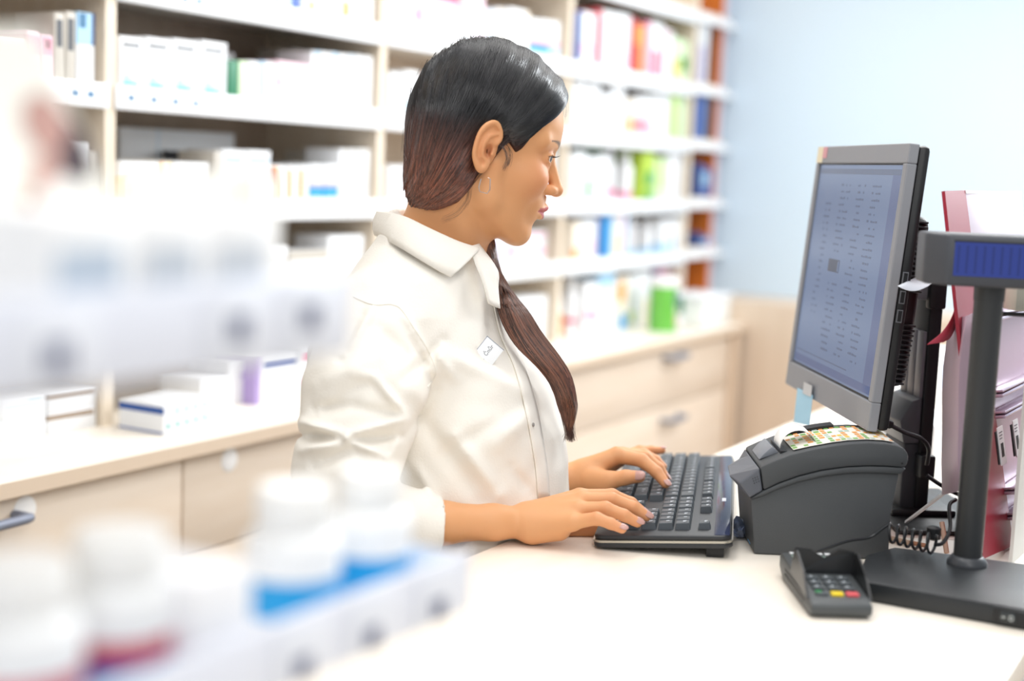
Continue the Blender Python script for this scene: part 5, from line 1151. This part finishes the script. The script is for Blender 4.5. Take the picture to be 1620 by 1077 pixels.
def shirt_core(P, infl=0.):
    z = P[..., 2]; cx_ = np.interp(z, lev[:, 0], lev[:, 1]).astype(np.float32); a = np.interp(z, lev[:, 0], lev[:, 2]).astype(np.float32); b = np.interp(z, lev[:, 0], lev[:, 3]).astype(np.float32)
    X = (P[..., 0]-cx_)/a; Y = P[..., 1]/b; r = (np.abs(X)**2.25+np.abs(Y)**2.25)**(1/2.25); d = (r-1)*np.minimum(a, b)*.92
    Q = both(P); d = smin(d, ell(Q, (8.6+0, 7.0, -17.5), (5.2, 6.0, 6.5)), 3.0)          # bust
    return d
def shirt_sdf(Pt):
    d = shirt_core(Pt)
    W = TO+(Pt @ TM.T.astype(np.float32))/100
    s = chain(Pt, slt, slr, 2.0); d = smin(d, s, .35)
    fs = chain(Pt, fst, fsr, 1.0); fs = smax(fs, (Pt-fst[-1]) @ cut_n.astype(np.float32), .15); d = smin(d, fs, .8) if False else np.minimum(d+0, 1e9) if False else smin(d, fs, .6)
    fa = chain(Pt, fart, [5.6, 5.2, 5.0], 1.0); d = smin(d, fa, 1.5)
    d = d+creases(W)+fnoise(Pt, .55, 4)*.10+fnoise(Pt, .95, 8)*.05
    # hollow: cuff, neck opening
    nk = cap(Pt, w2t(pt(700, 360, 1.765)), w2t(pt(692, 440, 1.765)), 5.6, 5.9); d = smax(d, -nk, .3)
    top = (Pt-w2t(pt(680, 352, 1.765))) @ nrm(np.array([.42, 0, 1.])).astype(np.float32); d = smax(d, top, .4)
    inn = chain(Pt, [fst[-2], fst[-1]+cut_n*2], [2.9, 2.9]); d = smax(d, -inn, .05)
    hem = -62-Pt[..., 2]; d = smax(d, hem, .3)
    return d
_sb = np.array([list(a-r) for a, r in zip(slt, slr)]+[list(a-r) for a, r in zip(fst, fsr)]); ls = np.minimum([-20, -24, -63.], _sb.min(0)-1.5); hs_ = np.array([22, 22, 12.])
Vs, Fs = nets(shirt_sdf, ls, hs_, .32)
shm_ = mat('F1ECE3', .75, name='white_cotton', bump=(420, .22), spec=.2)
ws = clampw(t2w(Vs), 'cloth'); shirt = tomesh('shirt', [(ws, Fs, 0)], [shm_], None, person); shirt['label'] = 'loose white cotton shirt with rolled back cuffs'
# surface finder: from the camera side onto the shirt
from mathutils.bvhtree import BVHTree
bvh = BVHTree.FromPolygons([tuple(v) for v in ws], [tuple(f) for f in Fs.tolist()])
def onshirt(px, py, off=.001):
    d = Vector(ray(px, py)).normalized(); h = bvh.ray_cast(Vector(CAM), d); 
    if h[0] is None: return at(px, py, 1.7), Vector(-ch_)
    n = h[1] if h[1].dot(d) < 0 else -h[1]; return h[0]+n*off, n
def ribbon_on(name, left, right, n, thick, m, parent, off=.0012):
    Lc, Rc = rs1([(a, b, 0) for a, b in left], n), rs1([(a, b, 0) for a, b in right], n); V = []; C5 = 5
    for k in range(n):
        for j in range(C5):
            t = j/(C5-1); p, nn = onshirt(Lc[k][0]*(1-t)+Rc[k][0]*t, Lc[k][1]*(1-t)+Rc[k][1]*t, off); V.append(p)
    q = MB(); q.add(V, [(k*C5+j, k*C5+j+1, (k+1)*C5+j+1, (k+1)*C5+j) for k in range(n-1) for j in range(C5-1)], m, True); o = q.build(name, parent); s_ = o.modifiers.new('s', 'SOLIDIFY'); s_.thickness = thick; s_.offset = 0; return o
ribbon_on('placket', [(764, 418), (776, 470), (790, 530), (812, 580), (828, 640), (838, 690), (846, 740), (850, 788)], [(786, 430), (787, 470), (799, 515), (826, 575), (846, 640), (856, 690), (864, 740), (868, 788)], 40, .0016, shm_, shirt, .0016)
# collar: stand and fall, from the back round to both front points (picture x, y, distance)
def collar():
    tn = [(757, 394, 1.690), (728, 385, 1.668), (700, 373, 1.660), (672, 360, 1.662), (645, 347, 1.675), (620, 339, 1.705), (600, 335, 1.765), (622, 334, 1.83), (665, 345, 1.868), (715, 366, 1.868)]
    bn = [(713, 438, 1.640), (699, 431, 1.636), (680, 420, 1.634), (655, 405, 1.640), (630, 390, 1.658), (609, 378, 1.695), (594, 371, 1.768), (604, 378, 1.86), (655, 400, 1.91), (710, 415, 1.905)]
    T_ = catmull([at(*p) for p in tn], 6); B_ = catmull([at(*p) for p in bn], 6); n = len(T_); c0 = at(692, 400, 1.765); rows = []
    for k in range(n):
        t, b = T_[k], B_[k]; out = ((t+b)/2-c0); out.z = 0; out.normalize(); inn = -out
        px_, py_ = pxof(A3(b)); h = bvh.ray_cast(Vector(CAM), Vector(ray(px_, py_)).normalized())
        if k < n*.5 and h[0] is not None and (h[0]-Vector(CAM)).length < (b-Vector(CAM)).length+.0035: b = h[0]-(h[0]-Vector(CAM)).normalized()*.0035
        st0 = t+inn*.006-Vector((0, 0, .030*min(1, k/8, (n-1-k)/8))); rows.append([st0, t+inn*.004, t+Vector((0, 0, .0012))-inn*-.001, t+out*.003, t*.6+b*.4+out*.0055, t*.25+b*.75+out*.004, b+out*.001])
    q = MB(); m_ = 7; q.add([tuple(v) for r in rows for v in r], [(i*m_+j, (i+1)*m_+j, (i+1)*m_+j+1, i*m_+j+1) for i in range(n-1) for j in range(m_-1)], shm_, True); o = q.build('collar', shirt); s_ = o.modifiers.new('s', 'SOLIDIFY'); s_.thickness = .0018; s_.offset = 0
    return o
collar()
def grid_sheet(name, L_, R_, m, n=16, c=5, bulge=.002):
    a = catmull([at(*p) for p in L_], 8); b = catmull([at(*p) for p in R_], 8); a = [a[int(i*(len(a)-1)/(n-1))] for i in range(n)]; b = [b[int(i*(len(b)-1)/(n-1))] for i in range(n)]; tc_ = -Vector(ch_)
    q = MB(); q.add([tuple(a[i]*(1-j/(c-1))+b[i]*(j/(c-1))+tc_*bulge*math.sin(math.pi*j/(c-1))) for i in range(n) for j in range(c)], [(i*c+j, i*c+j+1, (i+1)*c+j+1, (i+1)*c+j) for i in range(n-1) for j in range(c-1)], m, True); o = q.build(name, shirt); s_ = o.modifiers.new('s', 'SOLIDIFY'); s_.thickness = .0014; return o
grid_sheet('collar_front', [(742, 390, 1.684), (750, 415, 1.676), (762, 445, 1.674), (772, 480, 1.678)], [(757, 386, 1.702), (786, 427, 1.706), (787, 455, 1.703), (790, 488, 1.700)], shm_)
# cuff seam line and shoulder seam
stitch = mat('EDE8DF', .8, name='seam_thread')
def seam(pts, r=.0007, name='seam'):
    c = rs1([(a, b, 0) for a, b in pts], 40); P = [onshirt(a[0], a[1], .0004)[0] for a in c]; return MB().tube(P, r, stitch, 5).build(name, shirt)
seam([(560, 470), (590, 482), (628, 484), (655, 520), (680, 560), (690, 590), (676, 612)], .0008, 'armhole_seam')
seam([(600, 380), (640, 395), (680, 418), (715, 438)], .0004, 'yoke_seam') if False else None
for (x, y) in [(840, 672)]:
    p, n = onshirt(x, y, .003); Mx = Matrix.Translation(p) @ n.to_track_quat('Z', 'Y').to_matrix().to_4x4(); MB().lathe([(.0022, -.001), (.0026, 0), (.0022, .0008)], mat('8A8480', .3, name='button'), 16, M=Mx).build('button', shirt)
# name badge
_bc, _bn = onshirt(768, 561, .006); _bn = (_bn.normalized()*.35+Vector(-ch_)*.65).normalized(); bp_ = [onplane(*c, _bc, _bn) for c in [(741, 569), (768, 591), (795, 554), (769, 531)]]
cB = sum((Vector(p) for p in bp_), Vector())/4; xa = ((bp_[1]-bp_[0])+(bp_[2]-bp_[3])).normalized(); ya = ((bp_[3]-bp_[0])+(bp_[2]-bp_[1])).normalized(); na = xa.cross(ya).normalized(); ya = na.cross(xa)
if na.dot(-Vector(ch_)) < 0: na = -na
wB, hB = ((bp_[1]-bp_[0]).length+(bp_[2]-bp_[3]).length)/2, ((bp_[3]-bp_[0]).length+(bp_[2]-bp_[1]).length)/2
MBd = Matrix((ya, -xa, ya.cross(-xa))).transposed().to_4x4()
if MBd.to_3x3().col[2].dot(-Vector(ch_)) < 0: MBd = Matrix((ya, xa, ya.cross(xa))).transposed().to_4x4(); print('badge flipped')
MBd.translation = cB+na*.003
q = MB(); q.rbox((-hB/2, -wB/2, -.001), (hB/2, wB/2, .001), mat('F4F5F7', .25, name='badge_white'), .0008); q.box((-hB/2, -wB/2, .0009), (-hB/2+.0026, wB/2, .0016), mat('8F94A2', .3, .3, name='badge_edge')); q.box((-hB/2, wB/2-.0006, .0009), (hB/2, wB/2, .0013), mat('8F94A2', .3, .3, name='badge_edge')); q.box((hB/2-.0006, -wB/2, .0009), (hB/2, wB/2, .0013), mat('8F94A2', .3, .3, name='badge_edge'))
badge = q.build('name_badge', person, M=MBd); badge['label'] = 'white name badge pinned on the chest'
fc = bpy.data.curves.new('badge_text', 'FONT'); fc.body = 'J.  \u010cn\u016fr'; fc.size = .0068; fc.align_x = 'CENTER'; fc.align_y = 'CENTER'; fc.extrude = .0001
fc.resolution_u = 3; fc.materials.append(mat('777980', .5, name='badge_print')); _t = bpy.data.objects.new('t', fc); COL.objects.link(_t); bpy.context.view_layer.update()
_m = bpy.data.meshes.new_from_object(_t.evaluated_get(bpy.context.evaluated_depsgraph_get())); bpy.data.objects.remove(_t); fo = bpy.data.objects.new('printed_name', _m); COL.objects.link(fo); fo.parent = badge; fo.location = (.002, .001, .0011)
# trousers below the counter
def trous(P):
    Q = both(P); d = ell(P, (1, 0, -57), (11.5, 17.5, 12)); d = smin(d, chain(Q, [(1, 8.3, -60), (2.5, 8.3, zfl+46), (1, 8.3, zfl+8)], [9.2, 7.0, 6.0]), 3); return smax(smax(d, P[..., 2]+50, .3), zfl+3-P[..., 2], .3)
Vp, Fp = nets(trous, (-14, -21, zfl+1), (17, 21, -48), 1.1); tomesh('trousers', [(clampw(t2w(Vp), 'cloth'), Fp, 0)], [mat('2A2C33', .8, name='dark_cloth')], None, person)
def shoe(P): return smax(smin(cap(both(P), (-1, 8, zfl+5), (1, 8, zfl+5), 4.2, 4.2), cap(both(P), (0, 8, zfl+3.4), (14, 8.8, zfl+3.2), 4.0, 3.3), 2), zfl+.3-P[..., 2], .2)
Vp, Fp = nets(shoe, (-8, -16, zfl-.5), (20, 16, zfl+10), .8); tomesh('shoes', [(t2w(Vp), Fp, 0)], [mat('E8E8E8', .5, name='shoe_white')], None, person)
# ================================================================ the tiered product stand close to the camera
YF = .45                                                   # plane of its rails
def fy(px, py, y=YF): return on(px, py, 1, y)
lav = mat('E3E6F0', .4, name='lavender_white_rail'); wp = mat('F6F7FB', .35, name='white_plastic')
stand = empty('product_stand', Matrix.Translation((0, YF, CZ)), 'white tiered counter stand with two blurred trays of goods in the left foreground', 'display stand')
def sl(p): return Vector((p.x, p.y-YF, p.z-CZ))
b_r = fy(735, 962); t_r = fy(735, 868); zl0, zl1 = b_r.z, t_r.z; xr = b_r.x; xl = -.05
u_r = fy(545, 556); u_t = fy(545, 432); zu0, zu1 = u_r.z, u_t.z; xu = u_r.x
for (x1, z0, z1, dpth, nm) in [(xr, zl0, zl1, .11, 'lower_tray'), (xu, zu0, zu1, .11, 'upper_tray')]:
    q = MB(); q.rbox((xl, 0, z0-CZ), (x1, dpth, z0-CZ+.004), wp, .002); q.rbox((xl, dpth-.003, z0-CZ), (x1, dpth, z0-CZ+.02), wp, .001); q.rbox((x1-.003, .002, z0-CZ), (x1, dpth, z1-CZ-.004), wp, .001); tr = q.build(nm, stand)
    q = MB(); q.rbox((xl, -.004, z0-CZ), (x1, 0, z1-CZ), lav, .0015); q.build('price_rail', tr)
def dots(pts, z0, z1, par):
    for (x, y) in pts:
        p = fy(x, y, YF-.0045); q = MB(); q.rbox((p.x-.020, -.0052, z0-CZ+.004), (p.x+.020, -.0041, z1-CZ-.004), mat('E9ECF4', .4, name='ticket'), .0004); q.rbox((p.x-.0065, -.0056, p.z-CZ-.006), (p.x+.0065, -.0051, p.z-CZ+.006), mat('50587A', .5, name='ticket_print'), .0004); q.build('price_ticket', par)
trs = [c for c in stand.children]
dots([(693, 962), (588, 1008), (478, 1056)], zl0, zl1, trs[0]); dots([(490, 502), (378, 520), (90, 566)], zu0, zu1, trs[1])
xp = -.02
q = MB(); q.rbox((xp, .03, 0), (xp+.03, .08, zu1-CZ+.3), wp, .003); q.build('post', stand)
q = MB(); q.rbox((xp-.08, -.04, 0), (xp+.18, .14, .008), wp, .003); q.build('foot_plate', stand)
def fbottle(px, top, wpx, cappx, y, z0, bands, label, name='pill_bottle', group='white bottles on the lower tray'):
    c = fy(px, top, y); zt = c.z; s = (Vector(CAM)-c).length/CF; r = wpx*s/2; rc = cappx*s/2; h = zt-z0
    t = empty(name, Matrix.Translation((c.x, y, z0)), label, 'bottle', group)
    q = MB(); q.lathe([(r*.93, .0), (r, .004), (r, h*.62), (r*.93, h*.68), (rc*.85, h*.74), (rc*.85, h*.76)], mat('F7F8F8', .35, name='white_bottle_plastic'), 32)
    for (a, b, cc) in bands: q.lathe([(r*1.01, h*a), (r*1.01, h*b)], mat(cc, .4, name='bottle_label'), 32)
    q.build('bottle_body', t); MB().lathe([(rc*.97, h*.75), (rc, h*.77), (rc, h*.96), (rc*.93, h)], mat('FBFBF9', .4, name='white_cap'), 32).build('cap', t); return t
zf = zl0+.0045
fbottle(190, 838, 165, 140, YF+.045, zf, [(.30, .43, 'CE3F58'), (.05, .30, '1C8FD6')], 'white bottle with red and blue bands, second from left on the lower tray')
fbottle(30, 885, 190, 150, YF+.045, zf, [(.30, .42, 'CE3F58'), (.05, .3, '1C8FD6')], 'white bottle with red and blue bands, leftmost on the lower tray')
fbottle(466, 768, 150, 118, YF+.045, zf, [(.16, .42, '18A0E0')], 'white bottle with plain blue band, left one of the pair on the lower tray')
fbottle(588, 742, 130, 98, YF+.045, zf, [(.12, .40, '18A0E0')], 'white bottle with plain blue band, right one nearest the sleeve on the lower tray')
a = fy(300, 930, YF+.01); b = fy(400, 930, YF+.01)
tag(MB().rbox((0, 0, 0), (b.x-a.x, .08, fy(360, 905, YF+.01).z-zf), mat('F8F8FA', .4, name='white_card'), .001).build('white_carton', M=Matrix.Translation((a.x, YF+.01, zf))), 'plain white carton between the two pairs of bottles on the lower tray', 'box')
zf = zu0+.0045
for j, (x0, x1, cs) in enumerate([(82, 212, ('C3D0DE', 'D9CBD2')), (226, 326, ('CDD4DC', 'D4C6D0')), (338, 436, ('D3D8DE', 'C5D6E8'))]):
    a = fy(x0, 340, YF+.006); b = fy(x1, 340, YF+.006); zt = fy((x0+x1)/2, 338, YF+.006).z; w_ = b.x-a.x; h = zt-zf
    q = MB(); q.rbox((0, 0, 0), (w_, .07, h), mat('F8F8F8', .4, name='white_card'), .001)
    q.box((w_*.05, -.0004, h*.50), (w_*.83, 0, h*.80), mat(cs[0], .5, name='pale_print')); q.box((w_*.05, -.0004, h*.36), (w_*.83, 0, h*.50), mat(cs[1], .5, name='pale_print'))
    tag(q.build('white_carton', M=Matrix.Translation((a.x, YF+.006, zf))), ['white carton with grey blue label, left one of three on the upper tray', 'white carton with pale grey label, middle one of three on the upper tray', 'white carton with light blue label, right one of three on the upper tray'][j], 'box', 'three blurred cartons on the upper tray')
for j, (x, tp_, w_) in enumerate([(232, 268, 96), (322, 272, 84), (404, 276, 74)]):
    c = fy(x, tp_, YF+.092); s = (Vector(CAM)-c).length/CF
    tag(MB().lathe([(w_*s*.5, 0), (w_*s*.5, c.z-zf-.004), (w_*s*.46, c.z-zf)], mat('FAF7EF', .4, name='cream_plastic'), 28).build('cream_jar', M=Matrix.Translation((c.x, YF+.0905, zf))), ['cream jar behind the left carton of the upper tray', 'cream jar behind the middle carton of the upper tray', 'cream jar behind the right carton of the upper tray'][j], 'jar', 'cream jars at the back of the upper tray')
# tall sloping box with a portrait print
yb = YF+.078
out = [fy(x, y, yb) for x, y in [(-150, 45), (58, 45), (100, 150), (165, 280), (186, 345), (186, 362)]]
q = MB(); P = [Vector((p.x, 0, p.z)) for p in out]; z0 = zu1+.001
P.append(Vector((P[-1].x, 0, z0))); P.append(Vector((P[0].x, 0, z0)))
q.prism(P, (0, .026, 0), mat('F8F6EC', .4, name='cream_card'))
def patch(cx, cy, rx, ry, rot, cc, lift):
    V = []
    for k in range(28):
        a = 2*math.pi*k/28; dx, dy = rx*math.cos(a), ry*math.sin(a); x = cx+dx*math.cos(rot)-dy*math.sin(rot); y = cy+dx*math.sin(rot)+dy*math.cos(rot); p = fy(x, y, yb-lift); V.append((p.x, -lift, p.z))
    q.add(V, [list(range(28))], mat(cc, .6, name='portrait_print'))
patch(108, 235, 30, 62, -.45, '4E4248', .0004); patch(70, 195, 34, 50, -.35, 'C49A90', .0006); patch(72, 275, 24, 34, .1, 'CFA79C', .0006); patch(48, 345, 12, 40, -.1, 'A8644A', .0006); patch(105, 330, 45, 50, 0, 'EFEDE8', .0008); patch(20, 390, 40, 16, 0, 'B8DCC0', .0005)
bx_ = q.build('portrait_box', M=Matrix.Translation((0, yb, 0)))
tag(bx_, 'tall cream box printed with a dark haired portrait, far left on the upper tray', 'box')
